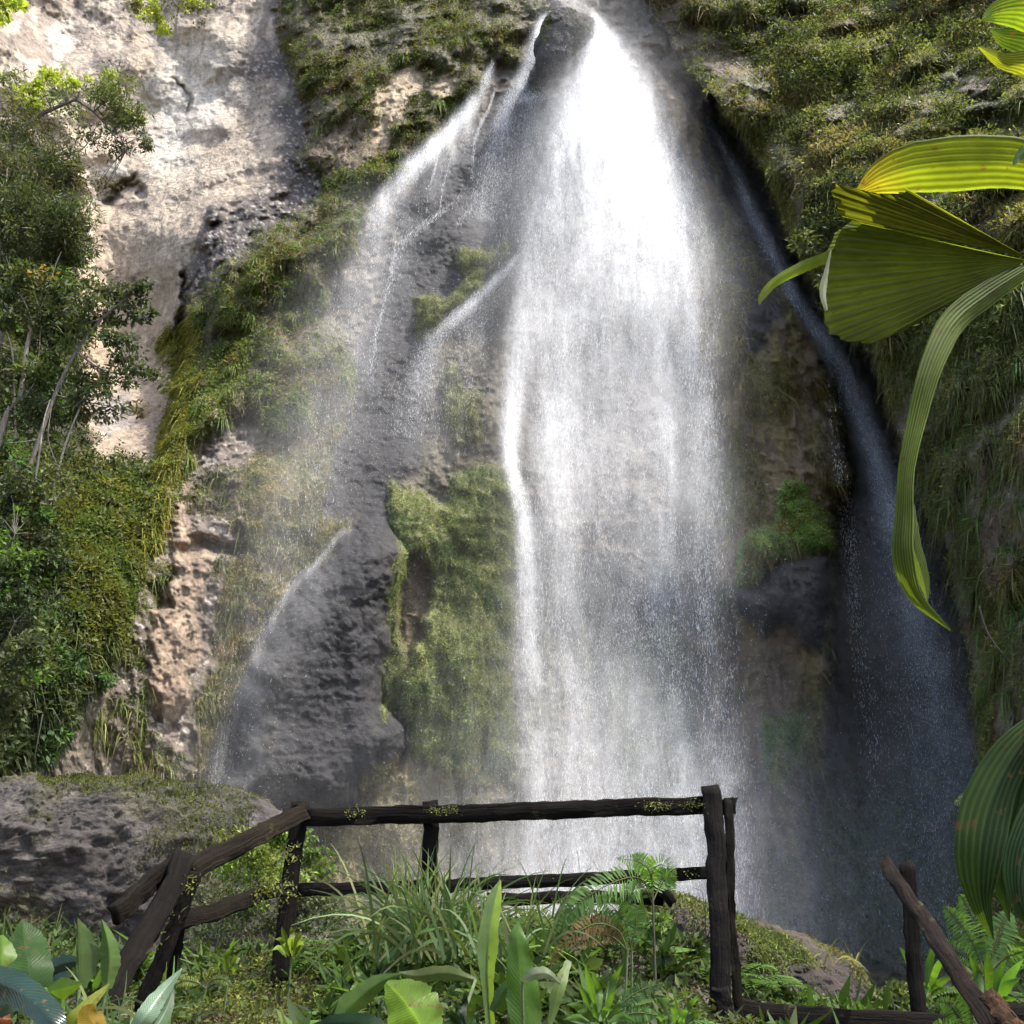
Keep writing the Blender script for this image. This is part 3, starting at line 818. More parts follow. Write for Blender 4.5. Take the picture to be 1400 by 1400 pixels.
def leaves(base, direc, nrm, length, width, col):
    """Folded diamond leaves: 4 points, 2 triangles each."""
    n = len(base)
    length = np.broadcast_to(length, (n,)); width = np.broadcast_to(width, (n,))
    d = unit(direc); s = unit(np.cross(d, nrm)); nn = np.cross(s, d)
    t = base + d * length[:, None]
    m = base + d * (length * 0.45)[:, None] + nn * (width * 0.22)[:, None]
    hw = (width * 0.5)[:, None]
    v = np.stack([base, m + s * hw, t, m - s * hw], 1)
    i = np.arange(n)[:, None] * 4
    f = np.stack([i + [0, 1, 2], i + [0, 2, 3]], 1).reshape(-1, 3)
    return v.reshape(-1, 3), f, np.repeat(col[:, None], 4, 1).reshape(-1, 3)


def palette(n, cols, wts, jitter=0.22):
    cols = np.array(cols, float); k = RNG.choice(len(cols), n, p=np.array(wts) / np.sum(wts))
    return cols[k] * np.exp(RNG.normal(size=(n, 1)) * jitter) * np.exp(RNG.normal(size=(n, 3)) * 0.08)


GREENS = [(0.07, 0.12, 0.025), (0.10, 0.15, 0.03), (0.045, 0.085, 0.02), (0.13, 0.13, 0.035), (0.16, 0.13, 0.05), (0.12, 0.085, 0.045)]


def clumpcol(pos, cols, sc=0.7, seed=0, jitter=0.25):
    """Colour chosen by patches so clumps of one kind of plant read together."""
    cols = np.array(cols, float)
    f = np.clip(fbm(pos, sc, 4, seed) * 0.9 + 0.5 + RNG.normal(size=len(pos)) * 0.10, 0, 0.999) * (len(cols) - 1)
    i = f.astype(int); t = (f - i)[:, None]
    c = cols[i] * (1 - t) + cols[np.minimum(i + 1, len(cols) - 1)] * t
    return c * np.exp(RNG.normal(size=(len(pos), 1)) * jitter)


def sheet_pts(X, Nn, w, n):
    k = pick(w, n)
    h, wd = w.shape
    r, c = np.unravel_index(k, (h, wd)); r1 = np.minimum(r + 1, h - 1); c1 = np.minimum(c + 1, wd - 1)
    a = RNG.random((n, 1)); b = RNG.random((n, 1))
    p = X[r, c] * (1 - a) * (1 - b) + X[r, c1] * (1 - a) * b + X[r1, c] * a * (1 - b) + X[r1, c1] * a * b
    return p, Nn[r, c], k


def cover(name, X, Nn, w, nb, nl, cols, label, bl=(0.35, 0.03), ll=(0.13, 0.075), out=0.05, droop=0.7, mat=None, kind='stuff', cat=None, seed=0, sc=0.7, up=0.35, group=None):
    w = np.clip(w, 0, None)
    mb = MB()
    if nb:
        p, n, _ = sheet_pts(X, Nn, w, nb)
        d = n * 0.8 + RNG.normal(size=(nb, 3)) * 0.5 + np.array([0, 0, up])
        L = bl[0] * np.exp(RNG.normal(size=nb) * 0.45)
        c = clumpcol(p, cols, sc, seed)
        v, f, cc = blades(p - n * 0.02, d, L, bl[1] * np.exp(RNG.normal(size=nb) * .3), droop + RNG.random(nb) * 0.6, c, c * 1.15)
        mb.add(v, f, cc)
    if nl:
        p, n, _ = sheet_pts(X, Nn, w, nl)
        d = n * 0.4 + RNG.normal(size=(nl, 3)) * 0.7 + np.array([0, 0, -0.3])
        lump = np.clip(fbm(p, 1.1, 3, seed + 5) + 0.2, 0, 1)
        p = p + n * (out + (0.15 + 0.6 * lump) * RNG.random(nl) * out * 6)[:, None]
        c = clumpcol(p, cols, sc, seed + 3)
        v, f, cc = leaves(p, d, unit(n + np.array([0, 0, .6]) + RNG.normal(size=(nl, 3)) * .5), ll[0] * np.exp(RNG.normal(size=nl) * .35), ll[1] * np.exp(RNG.normal(size=nl) * .3), c)
        mb.add(v, f, cc)
    o = mb.build(name, mat or MAT_LEAF, None, False)
    if kind: tag(o, label, None, None, kind)
    else: tag(o, label, cat, group)
    return o


OLIVE = [(0.12, 0.09, 0.05), (0.085, 0.08, 0.036), (0.075, 0.10, 0.03), (0.105, 0.135, 0.036), (0.16, 0.16, 0.045), (0.10, 0.09, 0.042), (0.15, 0.12, 0.06)]
FRESH = [(0.06, 0.09, 0.025), (0.09, 0.15, 0.03), (0.12, 0.2, 0.035), (0.17, 0.2, 0.04), (0.13, 0.13, 0.045)]
DRY = [(0.15, 0.10, 0.05), (0.10, 0.09, 0.035), (0.19, 0.16, 0.04), (0.13, 0.14, 0.03), (0.22, 0.15, 0.06)]
DEEP = [(0.022, 0.034, 0.014), (0.034, 0.052, 0.018), (0.022, 0.03, 0.014), (0.05, 0.075, 0.024), (0.062, 0.06, 0.025)]
infr = ((PX > -60) & (PX < 1460) & (PY > -60) & (PY < 1330)).astype(float) * 0.95 + 0.05
pat = sstep(0.30, 0.55, fbm(XM, (0.5, 0.5, 0.35), 4, 131) * 0.5 + 0.5)
wup = mk['upveg'] * (1 - mk['tan']) * (1 - mk['tan2']) * (1 - 0.85 * mk['ledge']) * infr * (0.25 + pat)
cover('undergrowth', XM, NM, wup, 34000, 26000, OLIVE, 'hanging grass and creepers covering the cliff above the cascade', (0.18, 0.024), (0.11, 0.065), 0.06, 0.7, seed=1)
wd_ = mk['diag'] * infr * (0.3 + pat)
cover('undergrowth', XM, NM, wd_, 36000, 24000, [OLIVE[0], (0.075, 0.09, 0.028), (0.11, 0.14, 0.035), (0.11, 0.165, 0.035), OLIVE[4], OLIVE[0], OLIVE[5]], 'long grass hanging down the diagonal ledge below the pale wall', (0.17, 0.024), (0.10, 0.06), 0.06, 0.7, seed=2)
wedge = mask([(228, 440), (262, 420), (262, 560), (240, 640), (222, 720), (196, 780), (196, 700), (214, 630), (222, 560)], 8) * infr
cover('undergrowth', XM, NM, wedge, 9000, 6000, [(0.10, 0.12, 0.02), (0.19, 0.17, 0.025), (0.15, 0.18, 0.03)], 'yellow green moss and grass along the sharp corner beside the pale wall', (0.30, 0.03), (0.1, 0.06), 0.05, 0.9, seed=3)
ylw = sstep(60, 170, PX + 0.35 * (PY - 900) * -1) * sstep(600, 700, PY)
wsl = mk['slope'] * infr * (0.55 + 0.45 * pat)
cover('undergrowth', XM, NM, wsl * (1 - ylw), 16000, 42000, DEEP + [(0.06, 0.11, 0.03)], 'dark leafy undergrowth on the slope beneath the pale wall', (0.35, 0.03), (0.17, 0.09), 0.07, 0.7, seed=4)
cover('undergrowth', XM, NM, wsl * ylw, 16000, 34000, [(0.06, 0.075, 0.022), (0.11, 0.11, 0.028), (0.095, 0.115, 0.03), (0.07, 0.11, 0.028), (0.145, 0.145, 0.035)], 'yellow green creepers on the slope beside the tan rock column', (0.22, 0.028), (0.13, 0.075), 0.06, 0.7, seed=5)
cover('undergrowth', XM, NM, mk['congl'] * (1 - mk['core']) * infr * sstep(0.5, 0.75, fbm(XM, 0.7, 3, 135) * .5 + .5), 2600, 1500, OLIVE, 'sparse weeds clinging to the brown conglomerate column', (0.3, 0.025), (0.1, 0.06), 0.04, 1.0, seed=6)
cover('undergrowth', XM, NM, mk['wetgrass'] * infr * (0.35 + pat), 42000, 14000, [(0.12, 0.11, 0.05), (0.19, 0.14, 0.05), (0.10, 0.12, 0.05), (0.15, 0.15, 0.06), (0.22, 0.14, 0.05)], 'drab wet grass blown by spray beside the dark rock', (0.15, 0.02), (0.08, 0.045), 0.04, 0.8, seed=7)
MOSS = [(0.11, 0.09, 0.04), (0.115, 0.145, 0.045), (0.16, 0.195, 0.06), (0.20, 0.225, 0.07), (0.15, 0.15, 0.055)]
MOSSG = [(0.08, 0.10, 0.03), (0.09, 0.16, 0.045), (0.13, 0.19, 0.05), (0.16, 0.2, 0.05)]


def moss(key, n, cols, label, L=0.16, seed=0, extra=None):
    m = mk[key] * infr
    if extra is not None: m = m * extra
    return cover('moss_patch', XM, NM, m, n, n, cols, label, (L * .38, 0.018), (0.055, 0.042), 0.03, 0.8, MAT_MOSS, None, 'moss patch', seed, 0.9, 0.1)


moss('m_mid', 34000, MOSS[1:] + MOSSG[1:3], 'large yellow green moss cushion between the dark rock block and main waterfall', 0.17, 11, 1 - 0.9 * mk['m_brown'])
moss('m_up', 7000, [(0.11, 0.12, 0.04), (0.15, 0.17, 0.055), (0.17, 0.17, 0.05)], 'hanging pale moss above the slanting veil of water', 0.2, 12)
moss('m_narrow', 3000, [(0.11, 0.11, 0.04), (0.14, 0.15, 0.05)], 'narrow strip of faint moss below the slanting veil of water', 0.2, 13)
moss('m_rib', 11000, [(0.17, 0.14, 0.035), (0.12, 0.22, 0.045), (0.15, 0.27, 0.055), (0.2, 0.26, 0.05)], 'bright green moss cushion perched over a dark rock block', 0.12, 14)
moss('m_low', 4500, MOSSG, 'small green moss patch low on the brown rib of rock', 0.13, 15)
moss('m_fall', 2500, [(0.14, 0.14, 0.04), (0.12, 0.16, 0.04)], 'thin moss at the spray edge of the main waterfall', 0.13, 16)
moss('m_base', 15000, [(0.10, 0.075, 0.04), (0.17, 0.14, 0.05), (0.14, 0.145, 0.045), (0.19, 0.165, 0.05)], 'brownish hanging moss on the rock foot behind the fence', 0.2, 17, 0.15 + sstep(0.4, 0.6, fbm(XM, (1.2, 1.2, 0.2), 3, 140) * .5 + .5))
cover('undergrowth', XM, NM, mk['rib'] * (1 - mk['ribblock']) * infr * sstep(0.4, 0.7, fbm(XM, (0.7, 0.7, 0.4), 4, 137) * .5 + .5), 15000, 9000, [(0.08, 0.075, 0.03), (0.18, 0.14, 0.04), (0.12, 0.13, 0.035), (0.2, 0.165, 0.05)], 'patchy olive weeds on the brown rib of rock', (0.25, 0.025), (0.1, 0.06), 0.05, 1.2, seed=8)
cover('undergrowth', XM, NM, mask([(1140, 1080), (1330, 1060), (1340, 1330), (1080, 1330)], 50) * infr * (0.2 + pat), 9000, 9000, [(0.05, 0.06, 0.025), (0.06, 0.10, 0.04), (0.08, 0.09, 0.035)], 'dim wet ferns and weeds at the foot of the dark chute', (0.35, 0.03), (0.12, 0.07), 0.06, 1.0, seed=9)

# buttress cover
inr = ((RX > 860) & (RX < 1470) & (RY > -60) & (RY < 1330)).astype(float) * 0.96 + 0.04
inr = inr * (UU > 0.0)
pr = sstep(0.34, 0.56, fbm(XR, (0.45, 0.45, 0.4), 4, 141) * 0.5 + 0.5)
hi = sstep(560, 330, RY)
GREY = [(0.065, 0.075, 0.025), (0.11, 0.125, 0.04), (0.14, 0.18, 0.055), (0.22, 0.225, 0.08), (0.19, 0.15, 0.07), (0.25, 0.205, 0.09), (0.10, 0.155, 0.04)]
cover('undergrowth', XR, NR, inr * hi * (0.08 + pr), 36000, 80000, GREY, 'tangled leafy creepers and bushes covering the upper buttress', (0.35, 0.028), (0.13, 0.075), 0.08, 0.8, seed=21, sc=0.45)
cover('undergrowth', XR, NR, inr * (1 - hi) * (0.06 + pr), 30000, 26000, [(0.10, 0.07, 0.04), (0.085, 0.10, 0.035), (0.14, 0.155, 0.05), (0.21, 0.19, 0.07), (0.16, 0.12, 0.055)], 'dry grass and weeds hanging on the brown lower buttress', (0.32, 0.022), (0.1, 0.055), 0.06, 1.1, seed=22, sc=0.6)
edg = inr * sstep(0.02, 0.004, UU) * sstep(120, 200, RY) * sstep(480, 380, RY)
cover('undergrowth', XR, NR, edg, 5000, 3000, [(0.12, 0.11, 0.03), (0.18, 0.16, 0.045), (0.1, 0.12, 0.03)], 'yellowish moss fringe along the sharp edge of the buttress', (0.2, 0.02), (0.08, 0.05), 0.04, 1.3, seed=23)

# ---- single tufts, shrubs: one of each kind, then copies
def clone(src, loc, rz, sc, label=None, group=None):
    r = src.copy(); COL.objects.link(r)
    r.location = loc; r.rotation_euler = (0, 0, rz); r.scale = (sc, sc, sc)
    if label: r['label'] = label
    if group: r['group'] = group
    for ch in src.children:
        c = ch.copy(); COL.objects.link(c); c.parent = r
    return r


def tuft_mesh(n, L, wid, cols, droop=1.1, up=0.5, outw=0.6):
    b = RNG.normal(size=(n, 3)) * L * 0.12
    d = RNG.normal(size=(n, 3)) * np.array([1, 1, .4]) * outw + np.array([0, -0.55, up])
    c = palette(n, cols, [1] * len(cols))
    return blades(b, d, L * np.exp(RNG.normal(size=n) * .3), wid, droop + RNG.random(n) * .7, c, c * 1.2)


def shrub_mesh(n, R, ll, cols, flat=0.75, lumps=9):
    cen = RNG.normal(size=(lumps, 3)) * R * np.array([.55, .45, .42]) ; rad = R * (0.35 + 0.3 * RNG.random(lumps))
    k = RNG.integers(0, lumps, n)
    u = unit(RNG.normal(size=(n, 3))); p = cen[k] + u * (rad[k] * RNG.random(n) ** 0.35)[:, None]
    p[:, 2] *= flat
    c = clumpcol(p + 50 * RNG.random(3), cols, 1.6 / R, 3, 0.3)
    return leaves(p, u * .7 + RNG.normal(size=(n, 3)) * .6 + np.array([0, 0, -.25]), unit(u + np.array([0, 0, 1.0])), ll * np.exp(RNG.normal(size=n) * .3), ll * .5 * np.exp(RNG.normal(size=n) * .25), c)


def one(name, vfc, mat=None):
    return mesh_obj(name, vfc[0], vfc[1], mat or MAT_LEAF, None, vfc[2])


def scatter_things(proto, X, Nn, w, n, scale, label, group, outw=0.05, mind=0.5):
    used = []
    p, nn, k = sheet_pts(X, Nn, w, n * 6)
    m = 0
    for a, b in zip(p, nn):
        if any((a[0] - q[0]) ** 2 + (a[1] - q[1]) ** 2 + (a[2] - q[2]) ** 2 < mind * mind for q in used): continue
        used.append(a)
        loc = a + b * outw
        s = scale * (0.7 + 0.6 * random.random())
        rz = random.uniform(-0.9, 0.9) + math.atan2(b[0], -b[1])
        pr_ = proto[m % len(proto)]
        if pr_.get('placed'):
            clone(pr_, loc, rz, s, label, group)
        else:
            pr_['placed'] = 1; pr_.location = loc; pr_.rotation_euler = (0, 0, rz); pr_.scale = (s, s, s); tag(pr_, label, None, group)
        m += 1
        if m >= n: break


def tuft_proto(k, n, L, wid, cols, cat='grass tuft', nm='grass_tuft', **kw):
    out = []
    for _ in range(k):
        o = one(nm, tuft_mesh(n, L, wid, cols, **kw)); o['category'] = cat; out.append(o)
    return out


def shrub_proto(k, n, R, ll, cols, nm='shrub', cat='shrub'):
    out = []
    for _ in range(k):
        o = one(nm, shrub_mesh(n, R, ll, cols)); o['category'] = cat; out.append(o)
    return out


scatter_things(tuft_proto(3, 60, 0.62, 0.03, [(0.06, 0.12, 0.03), (0.10, 0.14, 0.035), (0.08, 0.09, 0.03)]), XR, NR, inr * (1 - hi) * (RX < 1410) * (UU > 0.03), 60, 1.0,
               'grass tuft hanging from the dry lower buttress', 'grass tufts on the lower buttress', 0.02, 0.7)
scatter_things(tuft_proto(3, 60, 0.42, 0.026, [(0.07, 0.13, 0.03), (0.12, 0.16, 0.04), (0.13, 0.12, 0.04)]), XM, NM, wup * (PX > 370) + wd_, 70, 1.15,
               'drooping grass tuft on the mossy ledges beside the pale wall', 'grass tufts on the mossy ledges', 0.02, 1.0)
scatter_things(shrub_proto(4, 1100, 1.0, 0.14, [(0.035, 0.045, 0.02), (0.07, 0.09, 0.03), (0.13, 0.15, 0.06), (0.17, 0.15, 0.07)]), XR, NR, inr * hi * (RX < 1400) * (UU > 0.02) * (0.1 + pr), 46, 1.0,
               'leafy shrub on the overgrown upper buttress', 'shrubs on the upper buttress', 0.15, 1.4)
scatter_things(shrub_proto(2, 500, 0.6, 0.15, [(0.03, 0.06, 0.02), (0.06, 0.11, 0.03), (0.05, 0.12, 0.04)]), XM, NM, wsl * (1 - ylw) * (PX > 0) * (PX < 200), 22, 1.1,
               'dark leafy shrub on the slope under the pale wall', 'shrubs on the slope under the pale wall', 0.15, 1.0)
# ------------------------------------------------------------------ trees on the slope
def mat_bark(name):
    m, nt, out = new_mat(name)
    at = nt.nodes.new('ShaderNodeAttribute'); at.attribute_name = 'Col'
    geo = nt.nodes.new('ShaderNodeTexCoord').outputs['Object']
    n1 = noise_tex(nt, mapping(nt, geo, (9, 9, 2.5)), 2.0, 6, 0.65)
    b = nt.nodes.new('ShaderNodeBsdfPrincipled'); b.inputs['Roughness'].default_value = 0.85
    nt.links.new(vmul(nt, at.outputs['Color'], mapr(nt, n1, 0.3, 0.7, 0.55, 1.35)), b.inputs['Base Color'])
    bp = nt.nodes.new('ShaderNodeBump'); bp.inputs['Distance'].default_value = 0.02
    nt.links.new(n1, bp.inputs['Height']); nt.links.new(bp.outputs[0], b.inputs['Normal'])
    nt.links.new(b.outputs[0], out.inputs[0])
    return m


MAT_BARK = mat_bark('bark')


def ptsY(lst, Y):
    return np.array([P(p[0], p[1], p[2] if len(p) > 2 else Y) for p in lst])


def tree(name, cat, label, Y, trunks, clusters, ll, bark, lw=0.5, group=None, trunkname='trunk'):
    t0 = ptsY(trunks[0][0], Y)
    org = t0[0]
    root = empty(name, org.tolist()); tag(root, label, cat, group)
    allp = []
    for k, (pts, r0, r1) in enumerate(trunks):
        q = ptsY(pts, Y)
        q = catmull(q, 14) if len(q) > 2 else q
        mb = MB(); tube(mb, q, r0, r1, 6, np.array(bark), wob=0.06)
        allp.append(q)
        mb.build(trunkname if k == 0 else 'branch', MAT_BARK, root, True, org)
    allp = np.concatenate(allp)
    mb = MB(); tw = MB()
    for (px, py, rx, ry, n, cols) in clusters:
        yy = Y + RNG.normal() * 0.5
        c = P(px, py, yy); R = rx * yy / FPX * 1.1; ra = ry * yy / FPX * 1.1
        n = int(n * 1.6); ll_ = ll * .82; nl = max(5, int(n / 60))
        cen = RNG.normal(size=(nl, 3)) * 0.5 * np.array([R, R * .7, ra]); rad = 0.5 * max(R, ra) * (0.5 + RNG.random(nl))
        k = RNG.integers(0, nl, n); u = unit(RNG.normal(size=(n, 3)))
        p = c + cen[k] + u * (rad[k] * RNG.random(n) ** 0.4)[:, None] * np.array([1, 1, .7])
        colr = clumpcol(p, cols, 1.1, 5, 0.3)
        v, f, cc = leaves(p, u * .6 + RNG.normal(size=(n, 3)) * .7 + np.array([0, 0, -.35]), unit(RNG.normal(size=(n, 3)) * .7 + np.array([0, -.2, 1.0])), ll_ * np.exp(RNG.normal(size=n) * .3), ll_ * lw * np.exp(RNG.normal(size=n) * .25), colr)
        mb.add(v, f, cc)
        a = allp[np.argmin(((allp - c) ** 2).sum(1))]
        for q in range(min(nl, 6)):
            e = c + cen[q]; mid = (a + e) / 2 + RNG.normal(size=3) * 0.12 + np.array([0, 0, .08])
            tube(tw, catmull([a, mid, e], 6), 0.014 * min(1, Y / 24) ** 1.5, 0.005 * min(1, Y / 24) ** 1.5, 4, np.array(bark) * (.8 if Y > 12 else .35))
    mb.build('crown', MAT_LEAF, root, False, org)
    if tw.n: tw.build('twig', MAT_BARK, root, True, org)
    return root


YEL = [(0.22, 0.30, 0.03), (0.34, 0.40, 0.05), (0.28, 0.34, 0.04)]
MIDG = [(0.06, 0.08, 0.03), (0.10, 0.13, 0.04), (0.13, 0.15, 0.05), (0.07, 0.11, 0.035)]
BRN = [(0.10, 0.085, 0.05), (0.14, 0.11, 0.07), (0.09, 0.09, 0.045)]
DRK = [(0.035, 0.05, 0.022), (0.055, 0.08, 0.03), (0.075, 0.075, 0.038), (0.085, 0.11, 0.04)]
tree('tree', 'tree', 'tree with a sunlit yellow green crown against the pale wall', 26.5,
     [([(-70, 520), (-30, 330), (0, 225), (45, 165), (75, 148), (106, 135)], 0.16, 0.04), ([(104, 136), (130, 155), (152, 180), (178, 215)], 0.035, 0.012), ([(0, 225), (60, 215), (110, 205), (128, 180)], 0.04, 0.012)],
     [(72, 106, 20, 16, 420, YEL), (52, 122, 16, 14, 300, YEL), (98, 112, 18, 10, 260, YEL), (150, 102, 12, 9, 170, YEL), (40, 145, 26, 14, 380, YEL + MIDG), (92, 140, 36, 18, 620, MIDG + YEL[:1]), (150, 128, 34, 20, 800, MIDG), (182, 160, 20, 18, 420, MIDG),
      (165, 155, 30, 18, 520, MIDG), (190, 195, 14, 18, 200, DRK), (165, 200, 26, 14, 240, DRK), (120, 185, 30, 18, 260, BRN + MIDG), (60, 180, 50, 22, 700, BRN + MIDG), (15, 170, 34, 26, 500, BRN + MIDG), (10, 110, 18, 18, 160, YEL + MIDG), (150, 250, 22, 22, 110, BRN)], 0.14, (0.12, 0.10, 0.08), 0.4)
tree('bamboo_thicket', 'thicket', 'dark drooping bamboo thicket in front of the pale wall', 25.5,
     [([(-10, 520), (20, 380), (60, 270)], 0.06, 0.02), ([(8, 345), (18, 300), (30, 245)], 0.02, 0.01), ([(-20, 500), (0, 350), (10, 230)], 0.05, 0.02)],
     [(25, 235, 60, 36, 2300, DRK + BRN), (85, 235, 34, 34, 1300, DRK + BRN), (30, 290, 60, 40, 2700, DRK), (92, 300, 30, 40, 1300, DRK + MIDG[:1]), (60, 335, 60, 24, 1900, DRK), (100, 345, 26, 26, 800, DRK), (-20, 330, 40, 50, 900, DRK)], 0.22, (0.16, 0.14, 0.10), 0.22, trunkname='stem')
tree('tree', 'tree', 'bare pale stemmed tree with thin leaves beside the pale wall', 24.5,
     [([(-8, 625), (4, 585), (12, 560), (28, 540), (33, 500), (40, 460), (46, 443)], 0.09, 0.045), ([(46, 443), (36, 418), (20, 385), (8, 350)], 0.03, 0.010), ([(46, 443), (54, 425), (66, 395), (76, 362), (84, 344)], 0.028, 0.010),
      ([(48, 440), (50, 412), (42, 375), (40, 350)], 0.018, 0.008), ([(22, 600), (20, 540), (18, 490), (10, 455), (0, 440)], 0.035, 0.012), ([(47, 440), (62, 428), (90, 424)], 0.014, 0.006), ([(28, 545), (48, 520), (55, 460), (56, 430)], 0.018, 0.008)],
     [(20, 395, 40, 30, 420, MIDG + DRK), (40, 375, 24, 10, 70, [(0.3, 0.2, 0.04)]), (85, 400, 36, 32, 650, DRK + MIDG), (10, 440, 22, 12, 160, YEL[:1] + MIDG), (70, 450, 44, 26, 700, DRK), (100, 450, 30, 30, 500, DRK), (20, 520, 40, 30, 450, DRK + BRN), (80, 500, 44, 24, 520, MIDG + DRK), (60, 560, 60, 24, 600, DRK)], 0.17, (0.26, 0.22, 0.17), 0.55)
tree('tree', 'tree', 'dark small leaved tree leaning across the pale wall', 24.0,
     [([(40, 640), (75, 540), (105, 480), (135, 440), (170, 410), (196, 395)], 0.06, 0.014), ([(105, 482), (140, 505), (180, 512), (226, 504)], 0.03, 0.008), ([(75, 540), (120, 550), (165, 558)], 0.025, 0.008)],
     [(160, 400, 24, 16, 260, DRK), (190, 400, 16, 20, 230, DRK), (185, 430, 22, 12, 220, DRK), (150, 430, 26, 20, 330, DRK), (160, 460, 22, 14, 200, DRK), (120, 430, 30, 24, 360, DRK + MIDG), (160, 488, 26, 8, 120, DRK), (205, 508, 24, 10, 170, DRK), (165, 515, 26, 9, 140, DRK + MIDG), (130, 520, 26, 18, 220, DRK + BRN), (110, 560, 30, 14, 240, DRK), (150, 562, 24, 8, 60, DRK), (195, 560, 18, 8, 50, BRN)], 0.16, (0.14, 0.12, 0.10), 0.55)
tree('sapling', 'sapling', 'slender leaning sapling with two pale bare stems', 23.6,
     [([(68, 690), (76, 655), (92, 600), (108, 560), (116, 538)], 0.032, 0.018), ([(48, 660), (54, 620), (60, 575), (68, 548)], 0.026, 0.014), ([(80, 640), (66, 600), (70, 560)], 0.012, 0.006), ([(60, 600), (30, 604), (6, 606)], 0.012, 0.005)],
     [(112, 545, 26, 16, 190, DRK), (60, 560, 30, 14, 180, DRK), (60, 660, 40, 22, 420, DRK)], 0.16, (0.28, 0.25, 0.20), 0.5, trunkname='stem')
tree('shrub', 'shrub', 'bright green leafy shrub at the picture edge below the pale stemmed tree', 21.5,
     [([(-20, 860), (5, 790), (20, 730)], 0.03, 0.01)],
     [(10, 690, 30, 24, 480, DEEP + FRESH[1:2]), (35, 735, 40, 20, 700, FRESH[:2] + DEEP), (60, 770, 24, 16, 380, FRESH[:2] + DEEP), (20, 775, 40, 24, 600, FRESH[:2] + DRK), (0, 740, 30, 34, 420, FRESH[:3])], 0.15, (0.1, 0.09, 0.07), 0.6)
tree('shrub', 'shrub', 'dark shaded shrub under the bright green leafy shrub', 21.0,
     [([(-20, 960), (0, 900), (20, 850)], 0.03, 0.01)],
     [(10, 850, 40, 40, 900, DRK), (30, 900, 34, 30, 600, DRK + FRESH[:1]), (15, 925, 26, 16, 260, FRESH[:3]), (0, 960, 40, 34, 600, DRK)], 0.15, (0.1, 0.09, 0.07), 0.6)
tree('tree', 'tree', 'overhanging branch of vivid yellow green leaves in the top corner', 11.0,
     [([(-160, -60), (-70, -30), (-20, -5), (14, 8)], 0.03, 0.008)],
     [(8, 4, 22, 10, 70, YEL), (4, 24, 12, 16, 46, YEL), (20, 6, 10, 8, 26, YEL), (-40, -10, 30, 30, 120, YEL)], 0.13, (0.1, 0.08, 0.06), 0.45, trunkname='branch')
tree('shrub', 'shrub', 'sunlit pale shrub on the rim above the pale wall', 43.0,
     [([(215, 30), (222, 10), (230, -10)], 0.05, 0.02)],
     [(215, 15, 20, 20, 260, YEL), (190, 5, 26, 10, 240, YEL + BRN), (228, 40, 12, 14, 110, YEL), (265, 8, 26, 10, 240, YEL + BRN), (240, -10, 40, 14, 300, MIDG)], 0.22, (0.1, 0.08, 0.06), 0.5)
tree('dead_branch', 'branch', 'thin bare branch hanging down the lower buttress', 22.5, [([(1338, 828), (1350, 865), (1372, 895), (1392, 915), (1420, 945)], 0.022, 0.008), ([(1352, 868), (1346, 880), (1344, 896)], 0.008, 0.004)],
     [(1395, 920, 8, 6, 12, DRK)], 0.1, (0.05, 0.04, 0.035), 0.5, trunkname='stem')
tree('dead_branch', 'branch', 'short pale bare branch lying on the upper buttress', 33.0, [([(1006, 85), (1022, 97), (1045, 118)], 0.03, 0.012)], [(1046, 118, 6, 4, 8, BRN)], 0.1, (0.5, 0.45, 0.4), 0.5, trunkname='stem')

for lab, x, y, Y, cl in (
        ('low green shrub under the sloping handrail beside the grey boulder', 330, 1215, 9.0, [(340, 1165, 40, 26, 900, FRESH), (365, 1190, 34, 24, 700, FRESH), (320, 1235, 46, 24, 800, DRK + FRESH[:2]), (385, 1150, 22, 18, 420, FRESH), (300, 1265, 40, 20, 500, DRK)]),
        ('green shrub between the first fence post and the brown rock foot', 430, 1240, 9.4, [(428, 1165, 20, 22, 420, FRESH[:3]), (440, 1195, 26, 20, 420, MIDG), (425, 1235, 30, 26, 700, DRK + FRESH[:2]), (450, 1260, 30, 20, 420, DRK), (395, 1265, 30, 22, 420, DRK)]),
        ('dark weedy shrub behind the withered brown fern', 800, 1290, 5.9, [(790, 1265, 34, 18, 420, DRK), (745, 1275, 34, 16, 380, DRK + MIDG), (835, 1265, 30, 20, 420, DRK + FRESH[:2]), (700, 1282, 30, 14, 260, DRK), (868, 1285, 24, 20, 300, FRESH[:2] + DRK)]),
        ('weedy green shrub between the reddish mound and the main fence post', 955, 1330, 5.7, [(940, 1300, 22, 22, 260, DRK + FRESH[:2]), (905, 1310, 26, 18, 260, DRK), (960, 1345, 26, 16, 260, FRESH[:2]), (895, 1265, 18, 10, 120, FRESH[:3])])):
    tree('shrub', 'shrub', lab, Y, [([(x, y + 70), (x + 4, y + 20), (x + 10, y - 40)], 0.012, 0.004)], cl, 0.045, (0.1, 0.09, 0.07), 0.55)
# ------------------------------------------------------------------ ground near the fence, boulders
RIDGE = np.array([(-900, 1285), (-300, 1280), (0, 1282), (120, 1290), (230, 1322), (290, 1305), (330, 1288), (400, 1280), (470, 1280), (560, 1276), (700, 1266), (800, 1262), (900, 1282), (980, 1325), (1060, 1362), (1160, 1385), (1250, 1395), (1330, 1345), (1400, 1305), (1700, 1250), (2300, 1250)], float)
YRDG = 5.6
_rx = P(RIDGE[:, 0], RIDGE[:, 1], YRDG)


